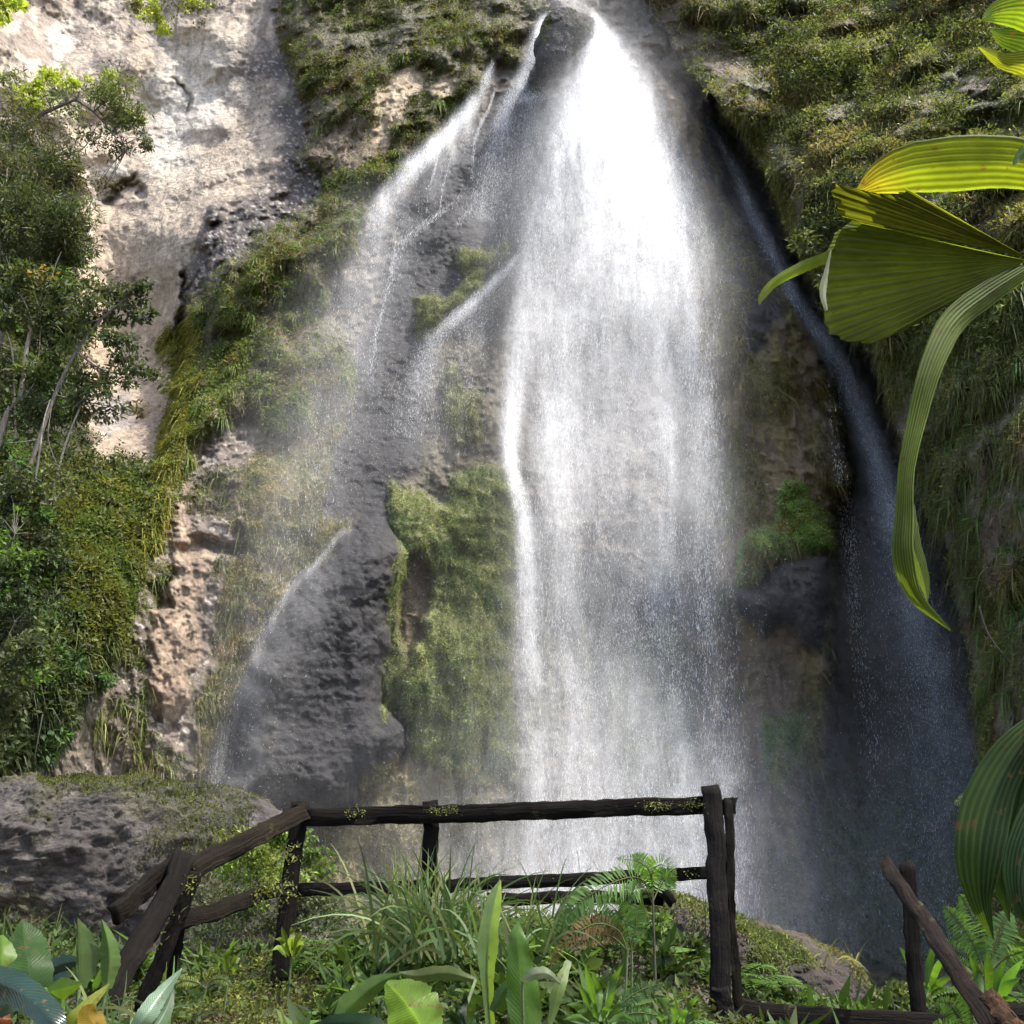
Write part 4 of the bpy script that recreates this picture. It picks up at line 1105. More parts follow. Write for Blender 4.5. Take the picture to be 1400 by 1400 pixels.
def ground_z(X, Y):
    X = np.asarray(X, float); Y = np.asarray(Y, float)
    top = np.interp(X, _rx[:, 0], _rx[:, 2])
    top = top - 0.05
    near = np.where(Y < YRDG, top - (YRDG - Y) * 0.21, 0)
    near = np.where(Y < 1.0, np.maximum(near, -0.2), near)
    far = np.where(Y >= YRDG, top - (Y - YRDG) * 0.30, 0)
    z = np.where(Y < YRDG, near, np.maximum(far, -2.0))
    z = np.where(Y < -2, -0.2, z)
    q = np.stack(np.broadcast_arrays(X, Y, 0 * X), -1)
    return z + 0.09 * fbm(q, 1.4, 4, 301) + 0.03 * fbm(q, 6, 3, 305) + 0.3 * fbm(q, 0.15, 3, 307) * (np.abs(Y - 4) > 6)


gxs = np.concatenate([np.linspace(-90, -5, 60), np.linspace(-4.95, 5, 240), np.linspace(5.1, 90, 60)])
gys = np.concatenate([np.linspace(-60, 1, 40), np.linspace(1.1, 9, 190), np.linspace(9.2, 50, 80)])
GX, GY = np.meshgrid(gxs, gys)
GZ = ground_z(GX, GY)
XG = np.stack([GX, GY, GZ], -1)
qg = fbm(XG, 1.6, 4, 311) * .5 + .5
CG = two((0.05, 0.04, 0.028), (0.10, 0.075, 0.05), qg)
MAT_SOIL = mat_rock('damp_soil', 0.03, 3.0, (0.7, 0.95))
ground = mesh_obj('ground', XG, grid_faces(*GX.shape), MAT_SOIL, None, CG.reshape(-1, 3), None, True)
tag(ground, 'damp earth bank below the fence', kind='structure')


def mat_pool():
    m, nt, out = new_mat('churned_water')
    b = nt.nodes.new('ShaderNodeBsdfPrincipled')
    geo = nt.nodes.new('ShaderNodeTexCoord').outputs['Object']
    n = noise_tex(nt, geo, 1.3, 6, 0.7)
    rp = nt.nodes.new('ShaderNodeMix'); rp.data_type = 'RGBA'
    rp.inputs[6].default_value = (0.10, 0.11, 0.11, 1); rp.inputs[7].default_value = (0.42, 0.44, 0.45, 1)
    nt.links.new(mapr(nt, n, 0.35, 0.65, 0, 1), rp.inputs[0]); nt.links.new(rp.outputs[2], b.inputs['Base Color'])
    b.inputs['Roughness'].default_value = 0.2
    bp = nt.nodes.new('ShaderNodeBump'); bp.inputs['Distance'].default_value = 0.15
    nt.links.new(n, bp.inputs['Height']); nt.links.new(bp.outputs[0], b.inputs['Normal'])
    nt.links.new(b.outputs[0], out.inputs[0])
    return m


wx, wy = np.meshgrid(np.linspace(-14, 18, 60), np.linspace(19, 37, 50))
wz = -1.55 + 0.08 * fbm(np.stack([wx, wy, 0 * wx], -1), 0.9, 4, 321)
tag(mesh_obj('water', np.stack([wx, wy, wz], -1), grid_faces(*wx.shape), mat_pool(), None, None, None, True), 'churned plunge pool at the foot of the falls', kind='structure')


def boulder(name, label, outline, Y, depth, colf, seed, rough=0.2, cat='boulder', mosscover=None, res=150):
    """Rock whose outline follows surveyed points, with a rounded back, lumps and cracks."""
    o = np.array(outline, float); cx, cy = o.mean(0)
    C0 = P(cx, cy, Y); k = np.linalg.norm(C0 - np.array([0, 0, CAMZ])) / FPX
    th = np.linspace(-math.pi, math.pi, res, endpoint=False); ph = np.linspace(0.02, math.pi - 0.02, res // 2)
    ang = np.arctan2(-(o[:, 1] - cy), o[:, 0] - cx); rad = np.hypot(o[:, 0] - cx, o[:, 1] - cy) * k
    s = np.argsort(ang); ang = ang[s]; rad = rad[s]
    r = np.interp(th, np.concatenate([ang - 2 * math.pi, ang, ang + 2 * math.pi]), np.tile(rad, 3))
    T, PH = np.meshgrid(th, ph)
    Rr = np.tile(r, (len(ph), 1)) * np.sin(PH) ** 0.8
    X = np.stack([Rr * np.cos(T), -np.cos(PH) * depth, Rr * np.sin(T)], -1)
    n0 = unit(X)
    q = X + seed * 3.7
    sc = 1.0 / max(depth, .3)
    d = 0.28 * depth * fbm(q, 0.9 * sc, 4, seed) + rough * (0.5 * fbm(q, 2.6 * sc, 4, seed + 3, 0.55, True) + 0.3 * fbm(q, 8 * sc, 4, seed + 5, .62) + 0.16 * fbm(q, 22 * sc, 3, seed + 6, .6, True))
    X = X + n0 * d[..., None]
    f = grid_faces(len(ph), len(th)); i = np.arange(len(ph) * len(th)).reshape(len(ph), len(th))
    wrap = np.stack([i[:-1, -1], i[1:, -1], i[1:, 0], i[:-1, 0]], -1)
    col = colf(X + C0, d)
    ob = mesh_obj(name, X, np.concatenate([f, wrap]), MAT_BOULDER, None, col.reshape(-1, 3), None, True)
    ob.location = C0.tolist(); tag(ob, label, cat)
    if mosscover:
        nb, cols, thr, bl, ll = mosscover
        nr = sheet_normals(X + C0)
        nr = nr * np.sign((nr * n0).sum(-1, keepdims=True) + 1e-9)
        w_ = sstep(thr, thr + .15, fbm(X + C0, 1.4 * sc, 4, seed + 9) * .5 + .5) * (nr[..., 2] > -0.3) * (PH < 2.0) * np.sin(PH)
        mb = MB()
        p, n, _ = sheet_pts(X, nr, w_, nb)
        c = clumpcol(p, cols, 2.0, seed)
        mb.add(*blades(p, n + RNG.normal(size=(nb, 3)) * .5, bl * np.exp(RNG.normal(size=nb) * .4), bl * .12, 0.8, c))
        p, n, _ = sheet_pts(X, nr, w_, nb)
        c = clumpcol(p, cols, 2.0, seed + 2)
        mb.add(*leaves(p + n * ll * .3, n + RNG.normal(size=(nb, 3)) * .8, unit(n + np.array([0, 0, .5])), ll * np.exp(RNG.normal(size=nb) * .3), ll * .6, c))
        mb.build('moss', MAT_MOSS, ob, False)['kind'] = 'stuff'
    return ob


MAT_BOULDER = mat_rock('boulder_rock', 0.11, 2.8, (0.6, 0.95))


def c_grey(X, d):
    a = fbm(X, 1.2, 4, 331) * .5 + .5; b = fbm(X, 5.0, 4, 333) * .5 + .5
    c = two((0.035, 0.03, 0.026), (0.115, 0.10, 0.09), b * 1.6 - .3)
    c = lerp(c, sstep(0.50, 0.68, a) * 0.6, (0.09, 0.08, 0.03))
    return lerp(c, sstep(0.62, 0.7, b) * .5, (0.16, 0.14, 0.115))


def c_red(X, d):
    a = fbm(X, 2.2, 4, 341) * .5 + .5; b = fbm(X, 9.0, 4, 343) * .5 + .5
    c = two((0.025, 0.018, 0.015), (0.085, 0.06, 0.05), b * 1.3 - .15)
    return lerp(c, sstep(0.5, 0.62, a) * .6, (0.10, 0.085, 0.04))


boulder('boulder', 'huge rough grey boulder with moss spots behind the sloping handrail',
        [(-420, 1150), (-200, 1120), (-60, 1105), (0, 1108), (60, 1100), (130, 1092), (200, 1088), (250, 1090), (290, 1100), (325, 1120), (345, 1160), (350, 1240), (330, 1300), (200, 1340), (0, 1350), (-220, 1350), (-460, 1340), (-520, 1240)],
        12.5, 1.5, c_grey, 17, 0.30, mosscover=(22000, [(0.05, 0.05, 0.018), (0.09, 0.10, 0.025), (0.06, 0.08, 0.02), (0.08, 0.06, 0.03)], 0.46, 0.05, 0.026), res=420)
boulder('boulder', 'reddish brown rock mound with weeds right of the main fence post',
        [(880, 1250), (905, 1237), (940, 1240), (975, 1252), (1010, 1268), (1060, 1282), (1100, 1300), (1140, 1325), (1165, 1360), (1175, 1420), (1100, 1460), (950, 1460), (860, 1420), (850, 1320), (862, 1270)],
        7.6, 0.8, c_red, 23, 0.13, mosscover=(14000, [(0.07, 0.09, 0.03), (0.12, 0.14, 0.04), (0.10, 0.08, 0.04)], 0.40, 0.04, 0.022), res=300)
boulder('rock', 'small brown rock beside the foot of the right hand dark post'.replace('right hand ', ''),
        [(1205, 1378), (1225, 1365), (1255, 1362), (1275, 1372), (1285, 1395), (1280, 1430), (1200, 1430), (1195, 1400)], 6.4, 0.2, c_red, 29, 0.05, mosscover=(500, [(0.07, 0.10, 0.03), (0.12, 0.14, 0.04)], 0.5, 0.04, 0.035), res=120)
boulder('rock', 'rounded pale rock among weeds beside the main fence post', [(917, 1322), (930, 1317), (945, 1322), (950, 1335), (940, 1345), (920, 1345), (914, 1335)], 5.6, 0.06, lambda X, d: c_grey(X, d) * 1.5, 31, 0.02, res=80)

boulder('boulder', 'dark rounded boulder splitting the water at the very top of the falls',
        [(750, 24), (766, 12), (788, 11), (806, 22), (812, 42), (804, 68), (790, 90), (768, 108), (742, 112), (736, 80), (742, 48)],
        dome_y, 0.8, lambda X, d: two((0.014, 0.013, 0.013), (0.035, 0.032, 0.030), fbm(X, 2.0, 4, 351) * .5 + .5), 37, 0.12, mosscover=(900, [(0.06, 0.075, 0.02), (0.11, 0.13, 0.03)], 0.55, 0.12, 0.07), res=140)

# moss and weeds on the bank: too many to count
gin = ((GX > -3.2) & (GX < 3.4) & (GY > 3.2) & (GY < 9)).astype(float)
# even out by area seen: nearer rows first
gvis = gin * np.clip(1.3 - np.abs(GY - 5.0) * 0.25, 0.05, 1)
gpx = 700 + GX / np.maximum(GY, .5) * FPX * 0.9
NG = np.zeros_like(XG); NG[..., 2] = 1; NG[..., 1] = -0.25; NG = unit(NG)
mossx = sstep(225, 300, gpx) * sstep(560, 500, gpx)
cover('moss', XG, NG, gvis * (mossx * sstep(.3, .5, qg + .1)), 24000, 52000, [(0.05, 0.04, 0.018), (0.075, 0.085, 0.02), (0.11, 0.135, 0.028), (0.16, 0.18, 0.035), (0.10, 0.075, 0.03)], 'soft yellow green moss hummocks on the bank', (0.05, 0.005), (0.017, 0.010), 0.016, 0.6, MAT_MOSS, seed=41, sc=3.0)
cover('undergrowth', XG, NG, gvis * (1 - 0.75 * mossx), 14000, 46000, [(0.02, 0.032, 0.012), (0.035, 0.06, 0.016), (0.06, 0.10, 0.022), (0.05, 0.05, 0.022), (0.09, 0.14, 0.035)], 'low leafy weeds covering the bank below the fence', (0.14, 0.007), (0.042, 0.02), 0.035, 0.7, seed=42, sc=2.0)

# ------------------------------------------------------------------ wood
def mat_wood(name):
    m, nt, out = new_mat(name)
    at = nt.nodes.new('ShaderNodeAttribute'); at.attribute_name = 'Col'
    uv = nt.nodes.new('ShaderNodeAttribute'); uv.attribute_name = 'LeafUV'
    geo = nt.nodes.new('ShaderNodeTexCoord').outputs['Object']
    g = noise_tex(nt, mapping(nt, uv.outputs['Vector'], (60, 3.0, 1)), 1.0, 6, 0.65, 0.4)
    n1 = noise_tex(nt, geo, 9.0, 6, 0.65)
    b = nt.nodes.new('ShaderNodeBsdfPrincipled')
    k = math_n(nt, 'MULTIPLY', mapr(nt, g, 0.3, 0.7, 0.45, 1.6), mapr(nt, n1, 0.3, 0.7, 0.5, 1.5))
    c = vmul(nt, at.outputs['Color'], k)
    mx = nt.nodes.new('ShaderNodeMix'); mx.data_type = 'RGBA'; mx.inputs[7].default_value = (0.10, 0.11, 0.045, 1)
    nt.links.new(mapr(nt, n1, 0.62, 0.74, 0, 0.65), mx.inputs[0]); nt.links.new(c, mx.inputs[6])
    nt.links.new(mx.outputs[2], b.inputs['Base Color'])
    nt.links.new(mapr(nt, n1, 0.3, 0.7, 0.7, 0.95), b.inputs['Roughness']); b.inputs['Specular IOR Level'].default_value = 0.1
    bp = nt.nodes.new('ShaderNodeBump'); bp.inputs['Distance'].default_value = 0.012; bp.inputs['Strength'].default_value = 0.9
    nt.links.new(math_n(nt, 'ADD', g, n1), bp.inputs['Height']); nt.links.new(bp.outputs[0], b.inputs['Normal'])
    nt.links.new(b.outputs[0], out.inputs[0])
    return m


MAT_WOOD = mat_wood('old_wet_wood')
DW = (0.0065, 0.005, 0.004); BW = (0.009, 0.0066, 0.0042); GW = (0.011, 0.009, 0.008)


def beam(name, parent, org, a, b, hpx, dep, col, seed, taper=1.0, warp=0.006, roll=0.0, n=22):
    """Weathered plank between two surveyed points (photo x, y, distance), hpx wide as seen, dep metres thick."""
    A = P(*a); B = P(*b); rg = np.random.default_rng(seed)
    T = unit(B - A); L = np.linalg.norm(B - A)
    mid = (A + B) / 2; view = unit(np.array([0, 0, CAMZ]) - mid)
    S1 = unit(np.cross(T, view)); N1 = np.cross(S1, T)
    if N1 @ view < 0: N1 = -N1
    if roll:
        c_, s_ = math.cos(roll), math.sin(roll); S1, N1 = S1 * c_ + N1 * s_, N1 * c_ - S1 * s_
    t = np.linspace(0, 1, n)
    ha = hpx * np.linalg.norm(A - np.array([0, 0, CAMZ])) / FPX / 2
    h = ha * (1 + (taper - 1) * t)
    ring = np.array([(-1, -.86), (-.9, -1), (0, -1), (.9, -1), (1, -.86), (1, 0), (1, .86), (.9, 1), (0, 1), (-.9, 1), (-1, .86), (-1, 0)], float)
    cen = A + np.outer(t, B - A) + np.outer(warp * np.cumsum(rg.normal(size=n)) * .5, S1) * 1.0
    q = cen[:, None] + S1 * (ring[:, 0][None, :, None] * h[:, None, None]) + N1 * (ring[:, 1] * dep / 2)[None, :, None]
    q = q + rg.normal(size=q.shape) * 0.0022
    q[0] += T * rg.normal(size=(12, 1)) * .006; q[-1] += T * rg.normal(size=(12, 1)) * .006
    i = np.arange(n * 12).reshape(n, 12); j = np.roll(i, -1, 1)
    f = np.stack([i[:-1], j[:-1], j[1:], i[1:]], -1).reshape(-1, 4)
    per = np.concatenate([[0], np.cumsum(np.linalg.norm(np.diff(ring, axis=0), axis=1))]) * ha
    uv = np.stack([np.tile(per, (n, 1)), np.tile((t * L)[:, None], (1, 12))], -1) + rg.random(2) * 5
    v = list(q.reshape(-1, 3)); u = list(uv.reshape(-1, 2)); caps = []
    for row, cc in ((0, cen[0] - T * .004), (n - 1, cen[-1] + T * .004)):
        v.append(cc); u.append(uv[row].mean(0)); ci = len(v) - 1
        for k in range(0, 12, 2):
            w3 = [i[row, k], i[row, (k + 1) % 12], i[row, (k + 2) % 12]]
            caps.append([ci] + (w3[::-1] if row == 0 else w3))
    colv = np.tile(np.array(col), (len(v), 1)) * np.exp(rg.normal(size=(1, 1)) * .12)
    return mesh_obj(name, np.array(v) - org, np.concatenate([f, np.array(caps)]), MAT_WOOD, parent, colv, np.array(u), False)


def moss_on(parent, org, a, b, n, spread, cols, ll=0.016):
    A = P(*a); B = P(*b); t = RNG.random((n, 1)) ; nz = fbm(np.concatenate([t * 9, t * 0, t * 0], 1), 1.0, 3, int(n)) ; keep = nz > RNG.normal(size=n) * .08 + 0.22
    p = (A + (B - A) * t + RNG.normal(size=(n, 3)) * spread + np.array([0, -.02, .0]))[keep]; m = len(p)
    c = clumpcol(p, cols, 9, 3)
    d = RNG.normal(size=(m, 3)) + np.array([0, -.5, .2])
    v, f, cc = leaves(p, d, unit(RNG.normal(size=(m, 3)) + np.array([0, -.4, 1])), ll * np.exp(RNG.normal(size=m) * .4), ll * .6, c)
    mesh_obj('moss', v - org, f, MAT_MOSS, parent, cc)['kind'] = 'stuff'


o0 = P(700, 1290, 5.2)
fence = empty('wooden_fence', o0.tolist()); tag(fence, 'dark mossy wooden fence with two rails running in front of the falls', 'fence')
fb = lambda nm, *a, **k: beam(nm, fence, o0, *a, **k)
fb('post', (411, 1098, 5.06), (380, 1370, 4.98), 21, 0.07, DW, 1)
fb('post', (588, 1096, 5.08), (585, 1370, 5.08), 20, 0.06, DW, 2)
fb('post', (973, 1077, 5.0), (988, 1440, 4.9), 24, 0.10, GW, 3, n=30)
fb('rail', (420, 1118, 5.0), (966, 1103, 4.94 + .12), 22, 0.035, DW, 4, n=40, warp=.003)
fb('rail', (402, 1218, 5.02), (990, 1198, 5.10), 15, 0.035, DW, 5, n=40, warp=.003)
fb('rail_end', (985, 1102, 5.06), (1004, 1101, 5.06), 20, 0.035, DW, 6, n=4)
fb('batten', (996, 1092, 4.96), (999, 1430, 4.88), 11, 0.03, BW, 7, n=30)
fb('cleat', (983, 1353, 4.78), (985, 1440, 4.78), 20, 0.06, GW, 8)
GM = [(0.10, 0.12, 0.03), (0.17, 0.19, 0.05), (0.22, 0.23, 0.09)]
moss_on(fence, o0, (430, 1112, 4.97), (960, 1100, 4.98), 1500, 0.013, GM, .008)
moss_on(fence, o0, (600, 1203, 5.0), (985, 1196, 5.0), 1200, 0.013, GM, .008)
moss_on(fence, o0, (400, 1160, 4.98), (385, 1240, 4.95), 900, 0.028, GM)

o1 = P(250, 1320, 4.5)
hr = empty('handrail', o1.tolist()); tag(hr, 'sloping wooden handrail with braced leaning posts descending beside the grey boulder', 'handrail')
hb = lambda nm, *a, **k: beam(nm, hr, o1, *a, **k)
hb('rail', (418, 1110, 4.97), (262, 1192, 4.45), 22, 0.035, BW, 11, taper=1.12)
hb('rail', (385, 1215, 4.9), (240, 1266, 4.45), 18, 0.035, BW, 12, taper=1.1)
hb('rail', (246, 1176, 4.42), (158, 1256, 4.15), 23, 0.035, BW, 13, roll=.5)
hb('post', (252, 1170, 4.36), (120, 1425, 3.95), 26, 0.06, DW, 14, taper=1.1)
hb('post', (264, 1192, 4.4), (196, 1385, 4.35), 18, 0.05, DW, 15)
hb('brace', (262, 1205, 4.5), (228, 1375, 4.6), 11, 0.03, DW, 16)
moss_on(hr, o1, (262, 1200, 4.35), (215, 1290, 4.3), 300, 0.02, GM)
moss_on(hr, o1, (380, 1210, 4.83), (345, 1228, 4.75), 600, 0.022, GM)

o2 = P(800, 1260, 6.2)
bm = beam('wooden_beam', None, o2, (668, 1229, 6.4), (905, 1226, 6.4), 15, 0.10, DW, 21); bm.location = o2.tolist()
tag(bm, 'low dark wooden beam seen below the lower fence rail', 'beam')
bm2 = beam('wooden_beam', None, o2, (893, 1205, 6.3), (918, 1236, 6.3), 22, 0.10, DW, 22, taper=.5, n=8); bm2.location = o2.tolist()
tag(bm2, 'short slanted dark beam end beside the fern under the lower rail', 'beam')

o3 = P(1260, 1400, 4.6)
st = empty('stair_railing', o3.tolist()); tag(st, 'brown weathered handrail nailed to one thin dark post, sloping beneath the palm leaves', 'railing')
beam('post', st, o3, (1240, 1181, 5.0), (1266, 1440, 4.9), 17, 0.05, DW, 31)
beam('rail', st, o3, (1212, 1180, 4.9), (1362, 1412, 3.4), 16, 0.045, (0.012, 0.008, 0.0062), 32, taper=1.0)
beam('rail', st, o3, (1352, 1362, 3.4), (1402, 1420, 3.2), 18, 0.04, (0.05, 0.028, 0.016), 33)
dk_ = beam('bridge_beam', None, o3, (1000, 1384, 4.95), (1290, 1405, 4.8), 30, 0.12, DW, 34); dk_.location = o3.tolist()
tag(dk_, 'heavy dark bridge beam between the fence post and the stair railing', 'beam')
bl2 = beam('bridge_beam', None, o3, (1352, 1388, 4.2), (1460, 1392, 4.2), 30, 0.12, DW, 35); bl2.location = o3.tolist()
tag(bl2, 'short dark beam behind the foot of the stair railing', 'beam')
# ------------------------------------------------------------------ leaves near the viewer
def mat_broadleaf(name, rough=0.35, transl=0.4, vein=26.0, ribbed=False, blem=0.85):
    m, nt, out = new_mat(name)
    at = nt.nodes.new('ShaderNodeAttribute'); at.attribute_name = 'Col'
    uv = nt.nodes.new('ShaderNodeAttribute'); uv.attribute_name = 'LeafUV'
    geo = nt.nodes.new('ShaderNodeTexCoord').outputs['Object']
    sep = nt.nodes.new('ShaderNodeSeparateXYZ'); nt.links.new(uv.outputs['Vector'], sep.inputs[0])
    s = math_n(nt, 'ABSOLUTE', sep.outputs[0], 0)
    ph = math_n(nt, 'SUBTRACT', math_n(nt, 'MULTIPLY', sep.outputs[1], vein), math_n(nt, 'MULTIPLY', s, vein * 0.16))
    if ribbed:
        ph = math_n(nt, 'MULTIPLY', sep.outputs[0], vein)
    wv = math_n(nt, 'SINE', math_n(nt, 'MULTIPLY', ph, 6.283), 0)
    n1 = noise_tex(nt, geo, 9.0, 6, 0.6)
    n2 = noise_tex(nt, geo, 42.0, 4, 0.6)
    k = math_n(nt, 'MULTIPLY', mapr(nt, wv, -1, 1, 0.95, 1.04) if not ribbed else mapr(nt, wv, -1, 1, 0.62, 1.3), mapr(nt, n1, 0.3, 0.7, 0.62, 1.35))
    mid = mapr(nt, s, 0.0, 0.06, 1.35, 1.0)
    if not ribbed: k = math_n(nt, 'MULTIPLY', k, mid)
    c0 = vmul(nt, at.outputs['Color'], k)
    mx = nt.nodes.new('ShaderNodeMix'); mx.data_type = 'RGBA'; mx.inputs[7].default_value = (0.13, 0.07, 0.03, 1)
    nt.links.new(mapr(nt, n2, 0.61, 0.70, 0, blem), mx.inputs[0]); nt.links.new(c0, mx.inputs[6])
    c = mx.outputs[2]
    b = nt.nodes.new('ShaderNodeBsdfPrincipled'); b.inputs['Roughness'].default_value = rough
    b.inputs['Specular IOR Level'].default_value = 0.5 if rough < .3 else 0.25
    nt.links.new(c, b.inputs['Base Color'])
    bp = nt.nodes.new('ShaderNodeBump'); bp.inputs['Distance'].default_value = 0.004; bp.inputs['Strength'].default_value = 0.6
    nt.links.new(math_n(nt, 'ADD', math_n(nt, 'MULTIPLY', wv, 0.25 if ribbed else 0.07), n1), bp.inputs['Height']); nt.links.new(bp.outputs[0], b.inputs['Normal'])
    t = nt.nodes.new('ShaderNodeBsdfTranslucent')
    cm = nt.nodes.new('ShaderNodeVectorMath'); cm.operation = 'MULTIPLY'
    nt.links.new(c, cm.inputs[0]); cm.inputs[1].default_value = (1.7, 1.7, 0.5)
    nt.links.new(cm.outputs[0], t.inputs['Color'])
    mix = nt.nodes.new('ShaderNodeMixShader'); mix.inputs[0].default_value = transl
    nt.links.new(b.outputs[0], mix.inputs[1]); nt.links.new(t.outputs[0], mix.inputs[2])
    nt.links.new(mix.outputs[0], out.inputs[0])
    return m


MAT_BROAD = mat_broadleaf('broad_leaf'); MAT_GLOSS = mat_broadleaf('glossy_leaf', 0.22, 0.15)
MAT_PALM = mat_broadleaf('pleated_leaf', 0.65, 0.5, 4.0, True, 0.8); MAT_FAN = mat_broadleaf('pleated_fan', 0.65, 0.5, 8.0, True, 0.9)
CAM = np.array([0, 0, CAMZ])


def leaf_blade(mid, hw, col, roll=0.0, fold=0.25, ripple=0.0, pleat=0, parent=None, org=None, mat=None, name='leaf', col2=None, n=30, m=13, asym=1.0, curl=0.0, seed=0, tipcol=None, label=None):
    """Blade along surveyed midrib points (photo x, y, distance) with half widths in photo pixels."""
    rg = np.random.default_rng(seed + len(mid) * 7 + int(abs(mid[0][0])))
    q = catmull(np.array([P(*p) for p in mid]), n)
    w = np.interp(np.linspace(0, 1, n), np.linspace(0, 1, len(hw)), hw)
    if len(hw) > 3: w = np.clip(catmull(np.array([[a, 0, 0] for a in hw], float), n)[:, 0], 0.2, None)
    dist = np.linalg.norm(q - CAM, axis=1); w = w * dist / FPX
    T = unit(np.gradient(q, axis=0)); view = unit(CAM - q)
    S1 = unit(np.cross(T, view)); N1 = unit(np.cross(S1, T)); N1 = N1 * np.sign((N1 * view).sum(1, keepdims=True))
    rl = np.full(n, roll) + curl * np.linspace(0, 1, n) ** 2
    Sd = S1 * np.cos(rl)[:, None] + N1 * np.sin(rl)[:, None]; Nn = N1 * np.cos(rl)[:, None] - S1 * np.sin(rl)[:, None]
    w = w * .9
    ew = 1 + 0.10 * np.cumsum(rg.normal(size=(n, 2)), 0) / math.sqrt(n) + 0.05 * rg.normal(size=(n, 2)) * (0 if pleat else 1)
    s = np.linspace(-1, 1, m)
    ws = np.where(s < 0, asym, 1.0) * s
    off = -fold * np.abs(s)
    tt = np.linspace(0, 1, n)
    zz = off[None] * w[:, None]
    if ripple: zz = zz + ripple * w[:, None] * np.sin(tt[:, None] * 17 + s[None] * 2 + rg.random() * 6) * np.abs(s)[None] ** 1.5
    if pleat: zz = zz + pleat * w[:, None] * (np.arange(m) % 2 * 2 - 1)[None]
    v = q[:, None] + Sd[:, None] * (ws[None] * w[:, None] * np.where(s[None] < 0, ew[:, :1], ew[:, 1:]))[..., None] + Nn[:, None] * zz[..., None]
    col = np.array(col, float); cc = np.tile(col, (n, m, 1))
    if col2 is not None: cc[:, m // 2 + 1:] = np.array(col2)
    if tipcol is not None:
        a = sstep(.55, 1.0, tt)[:, None, None]; cc = cc * (1 - a) + np.array(tipcol) * a
    u = np.stack(np.broadcast_arrays(s[None] + 0 * tt[:, None], tt[:, None] + 0 * s[None]), -1)
    o = mesh_obj(name, v.reshape(-1, 3) - (org if org is not None else 0), grid_faces(n, m), mat or MAT_BROAD, parent, cc.reshape(-1, 3), u.reshape(-1, 2), True)
    if label: o['label'] = label
    return o


def stalk(parent, org, pts, r0, r1, col, name='stalk'):
    mb = MB(); tube(mb, catmull(np.array([P(*p) for p in pts]), 10), r0, r1, 6, np.array(col))
    return mb.build(name, MAT_BARK, parent, True, org)


def ground_under(px, Y):
    x = P(px, 1300, Y)[0]
    return np.array([x, Y, float(ground_z(np.array([x]), np.array([Y]))[0])])


def plant(label, px, Y, name='broadleaf_plant', cat='plant', group=None):
    org = ground_under(px, Y)
    r = empty(name, org.tolist()); tag(r, label, cat, group)
    return r, org


LG = (0.085, 0.15, 0.02); MG = (0.032, 0.068, 0.014); DG = (0.018, 0.04, 0.013); PG = (0.085, 0.14, 0.035); BG = (0.017, 0.036, 0.022)


def root_stalk(r, org, leafbase, rad=0.006, col=(0.08, 0.11, 0.04)):
    b = P(*leafbase)
    mb = MB(); tube(mb, catmull([org - np.array([0, 0, .05]), (org * .5 + b * .5) + np.array([0, 0, -.03]), b], 10), rad * 1.3, rad, 6, np.array(col))
    mb.build('stalk', MAT_BARK, r, True, org)


r, o = plant('plant with rounded green leaves, one half shaded, at the lower corner', 40, 3.3)
for mid, hw, c, kw in (
        ([(46, 1382, 3.3), (40, 1325, 3.3), (34, 1290, 3.35), (31, 1258, 3.4)], [16, 27, 24, 20, 2], MG, dict(fold=.15)),
        ([(2, 1360, 3.3), (4, 1310, 3.3), (3, 1278, 3.35)], [10, 17, 15, 2], LG, dict(fold=.2)),
        ([(62, 1358, 3.2), (85, 1352, 3.15), (112, 1344, 3.1)], [3, 11, 13, 8, 1], LG, dict(fold=.2)),
        ([(75, 1400, 3.15), (68, 1375, 3.15), (60, 1350, 3.2)], [6, 16, 12, 2], LG, dict(fold=.2)),
        ([(0, 1410, 3.0), (6, 1390, 3.0), (12, 1376, 3.05)], [6, 9, 5, 1], (0.2, 0.06, 0.02), dict(label='withered orange leaf'))):
    leaf_blade(mid, hw, c, parent=r, org=o, ripple=.05, **kw); root_stalk(r, o, mid[0])
r, o = plant('banana like plant with long glossy bluish leaves at the lower corner', 20, 2.9)
for mid, hw, c, kw in (
        ([(-40, 1328, 2.8), (0, 1342, 2.8), (38, 1362, 2.75), (70, 1395, 2.7), (85, 1425, 2.7)], [14, 18, 17, 15, 8], BG, dict(fold=.35, mat=MAT_GLOSS)),
        ([(-30, 1380, 2.9), (10, 1372, 2.9), (45, 1362, 2.95)], [10, 14, 10, 2], BG, dict(fold=.2, mat=MAT_GLOSS)),
        ([(60, 1330, 3.6), (85, 1318, 3.6), (115, 1312, 3.6)], [6, 12, 8, 1], BG, dict(fold=.3, mat=MAT_GLOSS)),
        ([(66, 1350, 3.6), (88, 1338, 3.6), (112, 1334, 3.6)], [5, 9, 7, 1], BG, dict(fold=.3, mat=MAT_GLOSS))):
    leaf_blade(mid, hw, c, parent=r, org=o, ripple=.03, **kw); root_stalk(r, o, mid[0])
r, o = plant('upright plant with a rolled pale green leaf and a yellowing leaf', 130, 3.5)
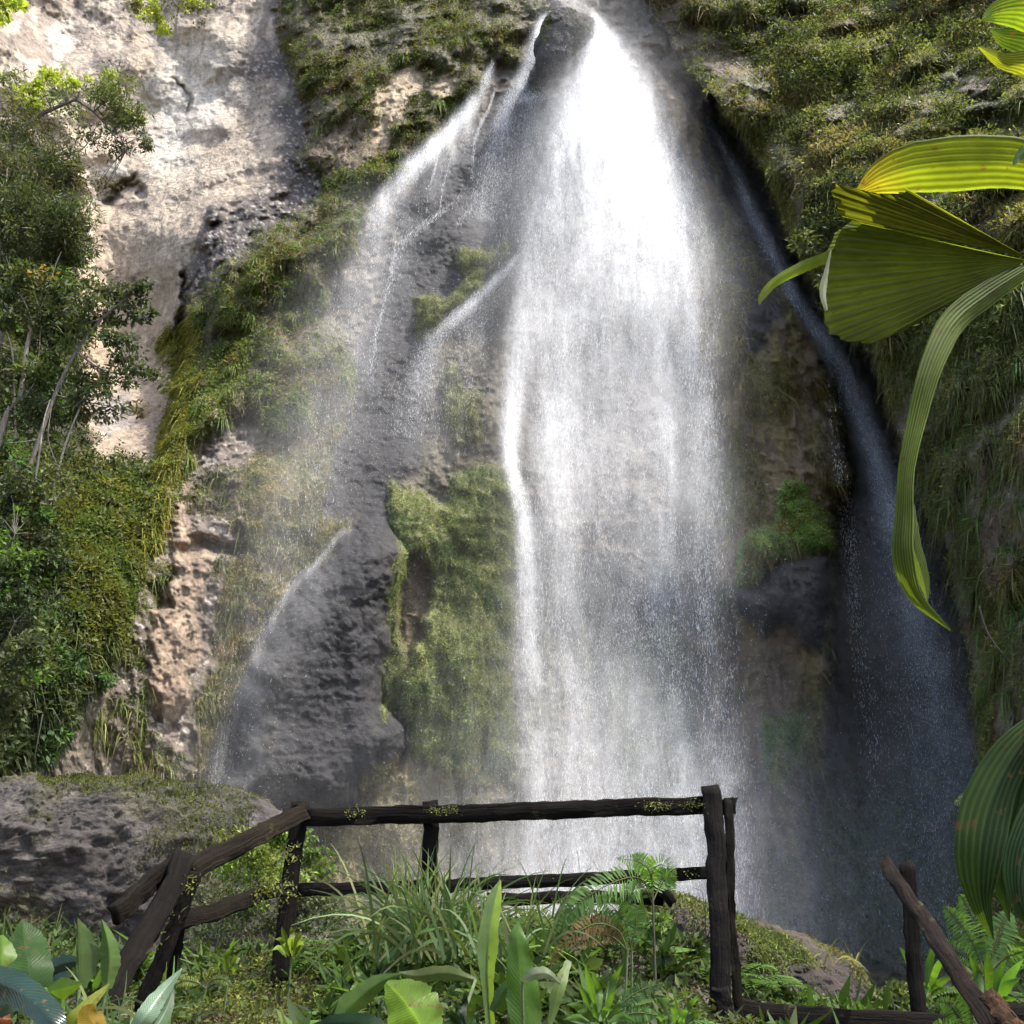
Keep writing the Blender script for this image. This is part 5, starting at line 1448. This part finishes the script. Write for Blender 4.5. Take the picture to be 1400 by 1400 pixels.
for mid, hw, c, kw in (
        ([(108, 1352, 3.5), (108, 1310, 3.5), (107, 1278, 3.5), (106, 1255, 3.5)], [10, 22, 20, 12, 1], (0.065, 0.10, 0.03), dict(fold=.1, asym=.15)),
        ([(146, 1352, 3.5), (150, 1318, 3.5), (148, 1290, 3.5), (139, 1257, 3.5)], [6, 12, 13, 9, 1], PG, dict(fold=.9)),
        ([(140, 1412, 3.1), (122, 1388, 3.1), (128, 1372, 3.1)], [8, 14, 10, 1], (0.30, 0.20, 0.025), dict(fold=.2, label='yellow leaf')),
        ([(88, 1412, 3.2), (110, 1385, 3.2), (150, 1345, 3.25)], [5, 10, 8, 1], (0.16, 0.18, 0.03), dict(fold=.3))):
    leaf_blade(mid, hw, c, parent=r, org=o, ripple=.05, **kw); root_stalk(r, o, mid[0])
r, o = plant('plant with one narrow glossy silvery leaf below the leaning posts', 205, 3.4)
for mid, hw, c, kw in (
        ([(178, 1418, 3.3), (200, 1388, 3.3), (222, 1357, 3.35), (249, 1324, 3.4)], [6, 12, 12, 8, 1], (0.11, 0.17, 0.10), dict(fold=.45, mat=MAT_GLOSS)),
        ([(205, 1418, 3.3), (225, 1385, 3.35), (238, 1352, 3.4)], [4, 9, 7, 1], (0.08, 0.13, 0.07), dict(fold=.4))):
    leaf_blade(mid, hw, c, parent=r, org=o, **kw); root_stalk(r, o, mid[0])
r, o = plant('plant with tall two toned half rolled spear leaf in front of the fence', 672, 3.6)
leaf_blade([(672, 1420, 3.6), (668, 1370, 3.6), (666, 1320, 3.6), (668, 1275, 3.6), (675, 1235, 3.62), (684, 1203, 3.65)], [6, 7, 9, 14, 12, 9, 1], (0.09, 0.14, 0.05), parent=r, org=o, fold=-.7, col2=(0.26, 0.36, 0.06))
leaf_blade([(672, 1382, 3.5), (690, 1352, 3.5), (705, 1340, 3.5)], [4, 8, 6, 1], MG, parent=r, org=o, fold=.3)
root_stalk(r, o, (672, 1418, 3.6), .011, (0.12, 0.16, 0.06))
r, o = plant('plant with jagged bright upright leaf and a curled silvery leaf tip', 718, 3.4)
leaf_blade([(722, 1425, 3.4), (716, 1375, 3.4), (711, 1325, 3.4), (708, 1285, 3.4), (709, 1258, 3.42)], [16, 22, 21, 17, 12, 1], (0.07, 0.14, 0.025), parent=r, org=o, fold=.2, ripple=.14)
leaf_blade([(714, 1342, 3.3), (730, 1332, 3.28), (748, 1331, 3.28), (766, 1345, 3.3)], [3, 7, 8, 6, 1], (0.15, 0.18, 0.09), parent=r, org=o, fold=.3, mat=MAT_GLOSS, label='pale silvery curled leaf')
leaf_blade([(752, 1400, 3.4), (765, 1350, 3.4), (778, 1313, 3.45)], [3, 9, 8, 5], (0.12, 0.17, 0.05), parent=r, org=o, fold=.3)
root_stalk(r, o, (722, 1422, 3.4)); root_stalk(r, o, (714, 1342, 3.3), .004); root_stalk(r, o, (752, 1400, 3.4))
r, o = plant('plant with one large translucent lime green leaf under the grass clump', 560, 3.3)
leaf_blade([(588, 1425, 3.2), (570, 1393, 3.2), (550, 1365, 3.22), (528, 1343, 3.25)], [20, 36, 40, 26, 4], (0.17, 0.27, 0.025), parent=r, org=o, fold=.3, ripple=.08, col2=(0.10, 0.17, 0.02), label='large lime green leaf lit through')
leaf_blade([(455, 1405, 3.3), (482, 1372, 3.3), (515, 1345, 3.3), (548, 1331, 3.3)], [5, 13, 14, 9, 1], (0.07, 0.12, 0.025), parent=r, org=o, fold=.4)
leaf_blade([(545, 1425, 3.1), (500, 1402, 3.1), (455, 1398, 3.15), (430, 1404, 3.2)], [10, 14, 12, 8, 1], DG, parent=r, org=o, fold=.3)
leaf_blade([(650, 1340, 3.9), (610, 1330, 3.9), (570, 1334, 3.9), (545, 1330, 3.9)], [3, 8, 9, 6, 1], (0.08, 0.11, 0.03), parent=r, org=o, fold=.3)
for b in ((588, 1423, 3.2), (455, 1405, 3.3), (545, 1423, 3.1), (650, 1340, 3.9)): root_stalk(r, o, b)


def lance_plant(label, px, Y, tips, hwp, col, group=None, base_py=1400, nm='leafy_plant', mat=None):
    r, o = plant(label, px, Y, nm, 'plant', group)
    for k, (tx, ty) in enumerate(tips):
        bx = px + (tx - px) * .25; by = base_py + (ty - base_py) * .25
        yy = Y + random.uniform(-.12, .12); mx_ = (bx + tx) / 2; my_ = (by + ty) / 2 - 6
        c = np.array(col) * math.exp(random.gauss(-.25, .3))
        leaf_blade([(bx, by, Y), (mx_ + random.uniform(-3, 3), my_, yy - .05), (tx, ty + random.uniform(-2, 5), yy - .10)], [.8, hwp * .55, hwp * .62, hwp * .35, .3], c, parent=r, org=o, fold=.3, n=12, m=7, roll=random.uniform(-.5, .5), seed=k, mat=mat)
    root_stalk(r, o, (px, base_py, Y), .005)
    return r


lance_plant('cluster of bright lance shaped leaves beside the jagged leaf', 820, 3.6, [(790, 1345), (800, 1320), (852, 1318), (843, 1352), (815, 1338), (775, 1372), (790, 1385), (838, 1380), (858, 1372), (808, 1372), (866, 1392), (770, 1395)], 8, (0.09, 0.18, 0.035))
lance_plant('low bright leafy plant in front of the main fence post', 925, 3.9, [(880, 1385), (895, 1362), (915, 1372), (940, 1380), (955, 1362), (965, 1385), (905, 1392), (935, 1395)], 7, (0.08, 0.16, 0.035), base_py=1410)
lance_plant('small seedling with pointed leaves on the moss behind the posts', 312, 4.6, [(298, 1318), (290, 1306), (314, 1294), (330, 1304), (338, 1296), (326, 1320), (303, 1302), (296, 1326), (330, 1328)], 5, (0.10, 0.16, 0.03), base_py=1335, nm='seedling')
lance_plant('pale leafy seedling at the foot of the first fence post', 398, 4.75, [(385, 1268), (376, 1280), (398, 1263), (412, 1272), (422, 1284), (388, 1292), (412, 1294), (372, 1296), (426, 1298), (400, 1280)], 6, (0.12, 0.17, 0.035), base_py=1312, nm='seedling')
lance_plant('broad leafed plant behind the thin dark post', 1262, 5.6, [(1230, 1290), (1280, 1285), (1292, 1300), (1272, 1345), (1305, 1335), (1250, 1300)], 8, (0.10, 0.20, 0.04), base_py=1372)
lance_plant('dark leafed plant at the bottom edge left of the lime leaf'.replace('left of', 'beside'), 640, 3.5, [(610, 1385), (620, 1370), (650, 1365), (662, 1390), (635, 1355), (600, 1398)], 9, DG, base_py=1415)
lance_plant('bushy green plant on the bank under the palm leaves', 1350, 4.4, [(1310, 1330), (1325, 1305), (1350, 1300), (1375, 1310), (1395, 1335), (1330, 1350), (1365, 1345), (1390, 1365), (1400, 1310)], 9, (0.07, 0.15, 0.03), base_py=1392)


# ferns
def frond(parent, org, pts, wpx, col, npair=26, name='frond', seed=0, stem=(0.09, 0.10, 0.04), lab=None):
    rg = np.random.default_rng(seed)
    q = catmull(np.array([P(*p) for p in pts]), npair + 6)
    T = unit(np.gradient(q, axis=0)); view = unit(CAM - q)
    S1 = unit(np.cross(T, view)); k = np.arange(5, npair + 6); t = (k - 5) / (npair)
    w = wpx * np.linalg.norm(q[k] - CAM, axis=1) / FPX * np.sin(np.clip(t * .93 + .07, 0, 1) * math.pi) ** .7 * (1 - .35 * t)
    gap = np.linalg.norm(q[1] - q[0])
    mb = MB(); tube(mb, q, 0.0035, 0.0012, 4, np.array(stem)); sv = mb.v[0]; sf = mb.f[0]
    out_v = [sv]; out_f = [np.concatenate([sf[:, [0, 1, 2]], sf[:, [0, 2, 3]]])]; out_c = [np.tile(np.array(stem), (len(sv), 1))]; nn = len(sv)
    for sg in (-1, 1):
        d = S1[k] * sg + T[k] * 0.35 + rg.normal(size=(len(k), 3)) * .08 - np.array([0, 0, .15])
        c = np.tile(np.array(col), (len(k), 1)) * np.exp(rg.normal(size=(len(k), 1)) * .18)
        # each leaflet: base, two mid pairs, tip
        d = unit(d); nrm = unit(np.cross(d, T[k])); s2 = unit(np.cross(d, nrm))
        L = w[:, None]; hw_ = np.minimum(gap * .40, w * .3)[:, None]
        b = q[k]; m1 = b + d * L * .35; m2 = b + d * L * .72 + G * L * .05; tp = b + d * L + G * L * .14
        v = np.stack([b, m1 + s2 * hw_, m1 - s2 * hw_, m2 + s2 * hw_ * .75, m2 - s2 * hw_ * .75, tp], 1).reshape(-1, 3)
        i = np.arange(len(k))[:, None] * 6
        f = np.stack([i + [0, 1, 2], i + [1, 3, 2], i + [2, 3, 4], i + [3, 5, 4]], 1).reshape(-1, 3)
        out_v.append(v); out_f.append(f + nn); nn += len(v); out_c.append(np.repeat(c, 6, 0))
    o = mesh_obj(name, np.concatenate(out_v) - org, np.concatenate(out_f), MAT_LEAF, parent, np.concatenate(out_c))
    if lab: o['label'] = lab
    return o


def fern(label, px, Y, fronds, stem=None):
    r, o = plant(label, px, Y, 'fern', 'fern')
    for k, (pts, w, c) in enumerate(fronds):
        frond(r, o, [(a, b, Y + (d if True else 0)) for a, b, d in pts], w, c, npair=max(14, int(w * .9 + 8)), seed=k + int(px))
    if stem: stalk(r, o, [(a, b, Y) for a, b in stem], .006, .004, (0.06, 0.055, 0.03), 'stem')
    else: root_stalk(r, o, (fronds[0][0][0][0], fronds[0][0][0][1], Y + fronds[0][0][0][2]), .004)
    return r


FB = (0.14, 0.25, 0.04); FM = (0.085, 0.16, 0.04); FD = (0.05, 0.10, 0.03)
fern('tall fern with bright crown of fronds overlapping the lower fence rail', 893, 4.5,
     [([(892, 1215, 0), (888, 1192, -.03), (872, 1178, -.08), (842, 1173, -.12)], 17, FB), ([(892, 1215, 0), (892, 1192, -.02), (905, 1182, -.05), (925, 1196, -.1)], 22, FB), ([(892, 1225, 0), (872, 1200, -.1), (835, 1208, -.2), (795, 1232, -.25), (770, 1262, -.25)], 30, FM),
      ([(893, 1232, 0), (905, 1205, .05), (912, 1198, .05), (922, 1222, .1)], 20, FM), ([(893, 1238, 0), (882, 1215, -.05), (868, 1215, -.1), (850, 1238, -.1)], 22, FM), ([(893, 1225, 0), (890, 1195, .1), (880, 1178, .15), (865, 1168, .2)], 20, FB)],
     [(896, 1340), (894, 1280), (892, 1215)])
fern('fern with fronds arching over weeds under the tall fern', 858, 4.3,
     [([(864, 1300, 0), (855, 1262, 0), (838, 1240, -.05), (815, 1226, -.1)], 26, FM), ([(862, 1300, 0), (870, 1262, 0), (866, 1235, 0)], 20, FM), ([(860, 1300, 0), (838, 1270, -.05), (810, 1258, -.1)], 20, FD), ([(760, 1290, 0), (752, 1262, 0), (735, 1245, 0), (704, 1243, 0)], 11, (0.2, 0.26, 0.06)), ([(762, 1292, 0), (775, 1250, 0), (795, 1225, 0), (802, 1215, 0)], 18, FM)])
fern('withered rust brown fern arching among green weeds', 845, 4.2,
     [([(858, 1300, 0), (845, 1272, 0), (815, 1263, -.05), (785, 1278, -.1), (752, 1306, -.1)], 18, (0.11, 0.06, 0.024)), ([(858, 1300, 0), (835, 1280, 0), (805, 1282, -.05), (780, 1300, -.1)], 15, (0.10, 0.055, 0.022)), ([(752, 1325, 0), (757, 1308, 0), (775, 1290, 0)], 9, (0.16, 0.14, 0.03))])
fern('small fern with tiny bright fronds at the edge of the moss', 262, 4.2,
     [([(282, 1352, 0), (268, 1343, 0), (250, 1341, 0), (234, 1352, 0)], 8, (0.24, 0.28, 0.06)), ([(282, 1352, 0), (290, 1340, 0), (305, 1338, 0), (318, 1348, 0)], 8, (0.15, 0.2, 0.05)), ([(282, 1354, 0), (275, 1360, 0), (258, 1372, 0)], 8, FM)])
fern('fern frond lying low in front of the main fence post', 865, 3.7,
     [([(830, 1395, 0), (855, 1368, 0), (880, 1352, 0), (908, 1344, 0)], 14, FD), ([(830, 1395, 0), (815, 1365, 0), (812, 1348, 0)], 14, FD), ([(832, 1396, 0), (868, 1385, 0), (900, 1388, 0)], 14, FM)])
fern('lush fern beside the stair railing under the hanging palm leaf', 1345, 4.6,
     [([(1348, 1335, 0), (1330, 1290, 0), (1312, 1262, -.1), (1290, 1238, -.15)], 24, FM), ([(1348, 1335, 0), (1340, 1290, 0), (1325, 1245, -.05), (1312, 1222, -.1)], 22, FM), ([(1348, 1335, 0), (1325, 1310, 0), (1300, 1296, -.1), (1288, 1290, -.1)], 18, FB), ([(1348, 1335, 0), (1362, 1290, 0), (1372, 1262, 0), (1385, 1250, 0)], 22, FM), ([(1348, 1335, 0), (1375, 1310, 0), (1400, 1300, -.1)], 20, FM)])
fern('small light green fern frond peeking from behind the palm leaf', 1345, 5.4,
     [([(1352, 1115, 0), (1342, 1096, 0), (1325, 1090, 0), (1303, 1100, 0)], 13, (0.14, 0.2, 0.05)), ([(1352, 1115, 0), (1368, 1085, 0), (1385, 1072, 0), (1395, 1066, 0)], 18, FM)], [(1420, 1330), (1390, 1200), (1352, 1115)])
fern('bright fern at the bottom edge behind the stair railing', 1325, 4.6,
     [([(1325, 1420, 0), (1315, 1395, 0), (1300, 1375, 0), (1280, 1368, 0)], 18, FB), ([(1325, 1420, 0), (1330, 1392, 0), (1325, 1370, 0), (1315, 1358, 0)], 18, FB), ([(1325, 1420, 0), (1345, 1395, 0), (1350, 1375, 0)], 16, FM), ([(1325, 1420, 0), (1298, 1405, 0), (1275, 1400, 0)], 14, FB)])

# tangle of small weeds on the bank: one of each kind, then copies
def weed_mesh(n, L, w):
    b = RNG.normal(size=(n, 3)) * L * .15; b[:, 2] = np.abs(b[:, 2]) * 2.2
    d = RNG.normal(size=(n, 3)) * np.array([1, 1, .5]) + np.array([0, -.2, .45])
    c = clumpcol(b * 20 + RNG.random(3) * 50, [(0.03, 0.055, 0.014), (0.055, 0.10, 0.022), (0.08, 0.14, 0.03), (0.06, 0.07, 0.03)], 1.0, 9, .3)
    return leaves(b, d, unit(RNG.normal(size=(n, 3)) * .5 + np.array([0, -.3, 1])), L * np.exp(RNG.normal(size=n) * .4), w * np.exp(RNG.normal(size=n) * .3), c)


def scatter_bank(protos, label, group, n, xr, yr, sc):
    for k in range(n):
        x = random.uniform(*xr); y = random.uniform(*yr); z = float(ground_z(np.array([x]), np.array([y]))[0])
        s_ = sc * random.uniform(.6, 1.35); rz = random.uniform(0, 6.3); pz = protos[k % len(protos)]
        if pz.get('placed'): clone(pz, (x, y, z), rz, s_, label, group)
        else:
            pz['placed'] = 1; pz.location = (x, y, z); pz.rotation_euler = (0, 0, rz); pz.scale = (s_,) * 3; tag(pz, label, None, group)


wp = []
for q in range(4):
    o_ = one('weed', weed_mesh(60, 0.085, 0.03)); o_['category'] = 'weed'; wp.append(o_)
scatter_bank(wp, 'small leafy weed in the tangle on the bank below the fence', 'weeds on the bank', 170, (-0.75, 2.6), (3.7, 5.9), 1.1)
wp = []
for q in range(2):
    o_ = one('weed', weed_mesh(50, 0.10, 0.024)); o_['category'] = 'weed'; wp.append(o_)
scatter_bank(wp, 'small leafy weed in front of the grey boulder and leaning posts', 'weeds below the grey boulder', 46, (-2.9, -1.2), (3.6, 6.0), 1.1)


def small_fern_mesh():
    vs, fs, cs, nn = [], [], [], 0
    for a in range(7):
        th = a * .9 + random.uniform(-.3, .3); L = random.uniform(.16, .26); t = np.linspace(.12, 1, 16)
        ax = np.array([math.cos(th), math.sin(th), 0])
        q = ax * (t * L * .85)[:, None] + np.array([0, 0, 1.0]) * (L * (.9 * t - .75 * t ** 2))[:, None]
        side = np.array([-math.sin(th), math.cos(th), 0])
        for sg in (-1, 1):
            n = len(t); c = np.tile(np.array((0.06, 0.115, 0.028)), (n, 1)) * math.exp(random.gauss(0, .2)) * np.exp(RNG.normal(size=(n, 1)) * .15)
            v, f, cc = leaves(q, side * sg + ax * .35 + np.array([0, 0, -.15]), np.tile(np.array([0, 0, 1.0]), (n, 1)), L * .26 * np.sin(np.clip(t, 0, .97) * math.pi) ** .6, L * .055, c)
            vs.append(v); fs.append(f + nn); cs.append(cc); nn += len(v)
    return np.concatenate(vs), np.concatenate(fs), np.concatenate(cs)


wp = []
for q in range(3):
    o_ = one('fern', small_fern_mesh()); o_['category'] = 'fern'; wp.append(o_)
scatter_bank(wp, 'small green fern among the weeds on the bank', 'small ferns on the bank', 54, (-1.2, 2.6), (3.6, 5.6), 1.05)

# grass clumps
def grass_clump(label, px, py, Y, n, hgt, lean, cols, wid=0.006):
    b0 = P(px, py, Y); r = empty('grass_clump', b0.tolist()); tag(r, label, 'grass')
    rg = np.random.default_rng(int(px)); mb = MB()
    for k in range(n):
        a = rg.normal() * lean; L = hgt * (0.45 + .65 * rg.random()); b = b0 + np.array([rg.normal() * .10, rg.normal() * .10, -.03])
        dirv = unit(np.array([a, rg.normal() * lean * .7, 1.0])); t = np.linspace(0, 1, 9)[:, None]
        dr = 0.25 + .55 * rg.random() * abs(a) / lean
        q = b + dirv * L * t + np.array([a * .35, -.05 * rg.random(), 0]) * L * t ** 2 * .8 + G * dr * L * t ** 2.4 * .8
        T = unit(np.gradient(q, axis=0)); sd = unit(np.cross(T, rg.normal(size=3) + np.array([0, 2.0, 0]))); w = wid * (1 - t ** 2.2) * (.6 + .7 * rg.random()) + .0006
        v = np.stack([q - sd * w, q + sd * w], 1).reshape(-1, 3); i = np.arange(8)[:, None] * 2
        c = np.array(cols[rg.integers(len(cols))]) * math.exp(rg.normal() * .25)
        mb.add(v, (i + [0, 1, 3, 2]), np.tile(c, (len(v), 1)))
    mb.build('blades', MAT_LEAF, r, False, b0)
    return r


GC = [(0.06, 0.11, 0.03), (0.10, 0.15, 0.05), (0.13, 0.19, 0.08), (0.17, 0.18, 0.08), (0.08, 0.10, 0.03)]
grass_clump('tall grass clump growing up against the middle fence post', 582, 1302, 4.7, 210, 0.62, 0.42, GC)
grass_clump('looser grass clump with long arching blades beside the spear leaf', 655, 1296, 4.6, 70, 0.50, 0.55, GC)
grass_clump('few thin grass blades arching across the lower fence rail', 722, 1292, 4.3, 26, 0.46, 0.5, GC, .004)
grass_clump('fine grass beside the foot of the leaning posts', 178, 1400, 3.5, 46, 0.26, 0.6, GC, .004)
grass_clump('short yellowish grass tuft on top of the reddish rock mound', 1132, 1312, 7.0, 14, 0.22, 0.5, [(0.2, 0.18, 0.05), (0.15, 0.15, 0.05)], .005)
grass_clump('thin seed grass sprouting below the grey boulder', 46, 1285, 5.6, 30, 0.26, 0.3, [(0.12, 0.10, 0.05), (0.1, 0.13, 0.04)], .003)

# ------------------------------------------------------------------ palm with pleated leaves on the right
YP = 1.75
porg = ground_under(1760, 1.9)
palm = empty('palm', porg.tolist()); tag(palm, 'pleated palm with big yellow green drooping leaves reaching in from the edge', 'palm')
mb = MB(); tube(mb, catmull([porg - np.array([0, 0, .1]), porg + np.array([.02, 0, .5]), porg + np.array([0, .02, 1.1]), porg + np.array([-.02, 0, 1.45])], 16), .06, .02, 8, np.array((0.08, 0.07, 0.045)))
mb.build('trunk', MAT_BARK, palm, True, porg)
hub = P(1700, 430, 1.85)
for a in ((1402, 352, YP), (1412, 224, 1.8), (1405, 1003, 1.6), (1425, 60, 1.8)):
    e = P(*a); s_ = porg + np.array([-.02, 0, 1.42])
    mb = MB(); tube(mb, catmull([s_, (s_ + e) / 2 + np.array([.1, .05, .15]), e], 14), .012, .007, 6, np.array((0.10, 0.13, 0.04)))
    mb.build('leaf_stalk', MAT_BARK, palm, True, porg)


def fan_leaf(O, tips, Y, amp, cols, name='fan_leaf', nr=26, back=0.0, sub=3, label=None):
    """Pleated fan: ribs run from the stalk end to surveyed tip points; ridges and valleys alternate."""
    tips = np.array(tips, float); K = (len(tips) - 1) * sub + 1
    s = np.linspace(0, len(tips) - 1, K); i = np.minimum(s.astype(int), len(tips) - 2); f = (s - i)[:, None]
    tp = tips[i] * (1 - f) + tips[i + 1] * f
    tp = tp.copy(); tp[:, :2] += (tp[:, :2] - np.array(O[:2], float)) * np.random.default_rng(K).normal(size=(K, 1)) * .013
    r = np.linspace(0.0, 1.0, nr)
    Oa = np.array(O[:2], float)
    q = Oa[None, None] + (tp[:, None, :2] - Oa) * r[None, :, None]
    dY = Y + (tp[:, None, 2] if tp.shape[1] > 2 else 0) * r[None] ** 1.6 + back * r[None]
    z = (np.arange(K) % 2 * 2 - 1)[:, None] * amp * np.sin(np.clip(r, 0, 1) * 1.7)[None]
    v = P(q[..., 0], q[..., 1], dY + z)
    sag = 0.0
    rg = np.random.default_rng(5)
    a = fbm(v, 7.0, 4, 401) * .5 + .5
    c = two(cols[0], cols[1], a * 1.5 - .25)
    u = np.stack(np.broadcast_arrays(np.linspace(-1, 1, K)[:, None] + 0 * r[None], r[None] + np.zeros((K, 1))), -1)
    o = mesh_obj(name, v.reshape(-1, 3) - porg, grid_faces(K, nr), MAT_FAN, palm, c.reshape(-1, 3), u.reshape(-1, 2), False)
    if label: o['label'] = label
    return o


fan_leaf((1404, 352), [(1235, 255, .03), (1236, 262, .02), (1222, 268, .0), (1190, 262, -.02), (1150, 254, -.03), (1137, 268, -.02), (1141, 292, 0), (1175, 305, .03)], YP, .011, ((0.12, 0.14, 0.018), (0.22, 0.23, 0.028)), label='upper lobe of the torn pleated fan leaf')
fan_leaf((1404, 356), [(1178, 306, .03), (1150, 318, .02), (1136, 345, .0), (1126, 375, -.02), (1122, 405, -.03), (1124, 435, -.03), (1136, 456, -.02), (1160, 467, -.01), (1195, 468, .0), (1235, 452, .02), (1278, 428, .03), (1330, 398, .03)], YP - .01, .014, ((0.085, 0.12, 0.016), (0.19, 0.23, 0.028)), label='lower lobe of the pleated fan leaf')
fan_leaf((1290, 325), [(1165, 300, .03), (1142, 318, .03), (1130, 348, .03), (1150, 372, .03)], YP + .07, .004, ((0.16, 0.20, 0.02), (0.22, 0.24, 0.03)))
lb = lambda mid, hw, c, **k: leaf_blade(mid, hw, c, parent=palm, org=porg, mat=MAT_PALM, **k)
lb([(1415, 228, 1.8), (1370, 222, 1.8), (1310, 222, 1.8), (1250, 228, 1.82), (1205, 242, 1.85), (1172, 262, 1.88)], [30, 34, 38, 38, 34, 22, 4], (0.15, 0.19, 0.02), fold=.35, pleat=.06, m=17, tipcol=(0.30, 0.24, 0.03), name='pleated_leaf', label='arching yellowish leaf above the fan')
lb([(1405, 366, 1.74), (1350, 402, 1.72), (1305, 440, 1.70), (1275, 500, 1.68), (1255, 570, 1.68), (1240, 640, 1.68), (1237, 700, 1.68), (1235, 760, 1.68), (1252, 815, 1.70), (1300, 862, 1.73)], [12, 17, 18, 16, 14, 12, 12, 14, 15, 9, 1], (0.12, 0.17, 0.03), fold=.6, pleat=.14, m=15, name='hanging_strip', n=50, label='long torn leaf strip hanging down')
lb([(1245, 690, 1.69), (1250, 740, 1.69), (1262, 790, 1.70), (1268, 822, 1.71)], [6, 9, 8, 1], (0.10, 0.14, 0.04), fold=.4, name='hanging_strip')
lb([(1135, 350, 1.76), (1095, 366, 1.76), (1060, 385, 1.76), (1042, 405, 1.76), (1038, 416, 1.76)], [8, 8, 7, 5, 1], (0.17, 0.22, 0.025), fold=.4, pleat=.05, name='leaf_strip')
lb([(1130, 424, 1.69), (1125, 402, 1.69), (1129, 374, 1.69), (1136, 342, 1.69)], [2, 4, 5, 3, 1], (0.42, 0.42, 0.33), fold=.5, name='torn_edge', label='pale dry torn edge')
lb([(1432, 20, 1.8), (1395, 12, 1.8), (1362, 16, 1.8), (1342, 28, 1.8)], [22, 24, 18, 10, 1], (0.15, 0.22, 0.025), fold=.3, pleat=.05, name='pleated_leaf')
lb([(1440, 95, 1.85), (1402, 85, 1.85), (1372, 82, 1.85), (1338, 64, 1.85)], [14, 18, 12, 8, 1], (0.20, 0.22, 0.03), fold=.4, pleat=.05, name='pleated_leaf')
lb([(1425, 58, 1.87), (1400, 52, 1.87), (1372, 48, 1.87), (1355, 40, 1.87)], [18, 20, 14, 8, 1], (0.06, 0.10, 0.02), fold=.3, pleat=.05, name='pleated_leaf')
lb([(1425, 200, 1.72), (1405, 205, 1.72), (1392, 215, 1.72), (1385, 226, 1.72)], [6, 9, 7, 4, 1], (0.06, 0.12, 0.03), fold=.4, name='leaf_strip')
lb([(1425, 985, 1.6), (1385, 1035, 1.6), (1355, 1100, 1.6), (1342, 1170, 1.6), (1342, 1230, 1.62), (1358, 1285, 1.66)], [14, 24, 30, 32, 26, 14, 1], (0.018, 0.04, 0.012), fold=.55, pleat=.07, m=17, name='pleated_leaf', roll=.25, col2=(0.04, 0.075, 0.018), label='large dark green drooping leaf')
lb([(1450, 1060, 1.5), (1415, 1110, 1.5), (1392, 1170, 1.5), (1392, 1230, 1.5), (1420, 1290, 1.5)], [14, 22, 22, 20, 14, 2], (0.02, 0.042, 0.015), fold=.6, pleat=.07, m=15, name='pleated_leaf', roll=-.2)
lb([(1440, 985, 1.62), (1415, 1040, 1.63), (1395, 1110, 1.64), (1372, 1200, 1.66), (1380, 1260, 1.68)], [10, 20, 26, 22, 10, 1], (0.018, 0.038, 0.012), fold=.3, pleat=.06, m=15, name='pleated_leaf')
EXPOSURE = 1.5
HAZE = 0.0
# ------------------------------------------------------------------ daylight
SUN_EL, SUN_AZ = 63.0, 113.0
_az = math.radians(SUN_AZ); _el = math.radians(SUN_EL)
sdir = Vector((math.sin(_az) * math.cos(_el), math.cos(_az) * math.cos(_el), math.sin(_el)))
w = bpy.data.worlds.new('World'); S.world = w; w.use_nodes = True
nt = w.node_tree
bg = nt.nodes['Background']
sky = nt.nodes.new('ShaderNodeTexSky'); sky.sky_type = 'NISHITA'; sky.sun_disc = False
sky.sun_elevation = _el; sky.sun_rotation = _az
sky.air_density = 1.0; sky.dust_density = 3.0; sky.ozone_density = 1.0
nt.links.new(sky.outputs[0], bg.inputs[0]); bg.inputs[1].default_value = 0.15
sl = bpy.data.lights.new('sun', 'SUN'); sl.energy = 2.9; sl.angle = math.radians(0.6); sl.color = (1.0, 0.95, 0.87)
so = bpy.data.objects.new('sun', sl); COL.objects.link(so)
so.rotation_euler = sdir.to_track_quat('Z', 'Y').to_euler()
S.view_settings.view_transform = 'Standard'; S.view_settings.look = 'None'
S.view_settings.exposure = EXPOSURE; S.view_settings.gamma = 1.0
S.view_settings.use_curve_mapping = False
S.cycles.use_adaptive_sampling = True; S.cycles.adaptive_threshold = 0.04
S.cycles.max_bounces = 5; S.cycles.diffuse_bounces = 3; S.cycles.transmission_bounces = 4
S.cycles.transparent_max_bounces = 16

# ------------------------------------------------------------------ humid air
def haze_box(dens):
    m, nt, out = new_mat('humid_air')
    v = nt.nodes.new('ShaderNodeVolumePrincipled')
    v.inputs['Color'].default_value = (0.93, 0.95, 0.97, 1); v.inputs['Density'].default_value = dens
    v.inputs['Anisotropy'].default_value = 0.35
    nt.links.new(v.outputs[0], out.inputs['Volume'])
    a = np.array([-95., -65, -4]); b = np.array([95., 62, 118])
    c = np.array([[x, y, z] for z in (0, 1) for y in (0, 1) for x in (0, 1)], float) * (b - a) + a
    f = [[0, 2, 3, 1], [4, 5, 7, 6], [0, 1, 5, 4], [2, 6, 7, 3], [0, 4, 6, 2], [1, 3, 7, 5]]
    o = mesh_obj('haze', c, np.array(f), m); tag(o, 'thin humid haze filling the gorge', kind='stuff')
    return o


if HAZE: haze_box(HAZE)
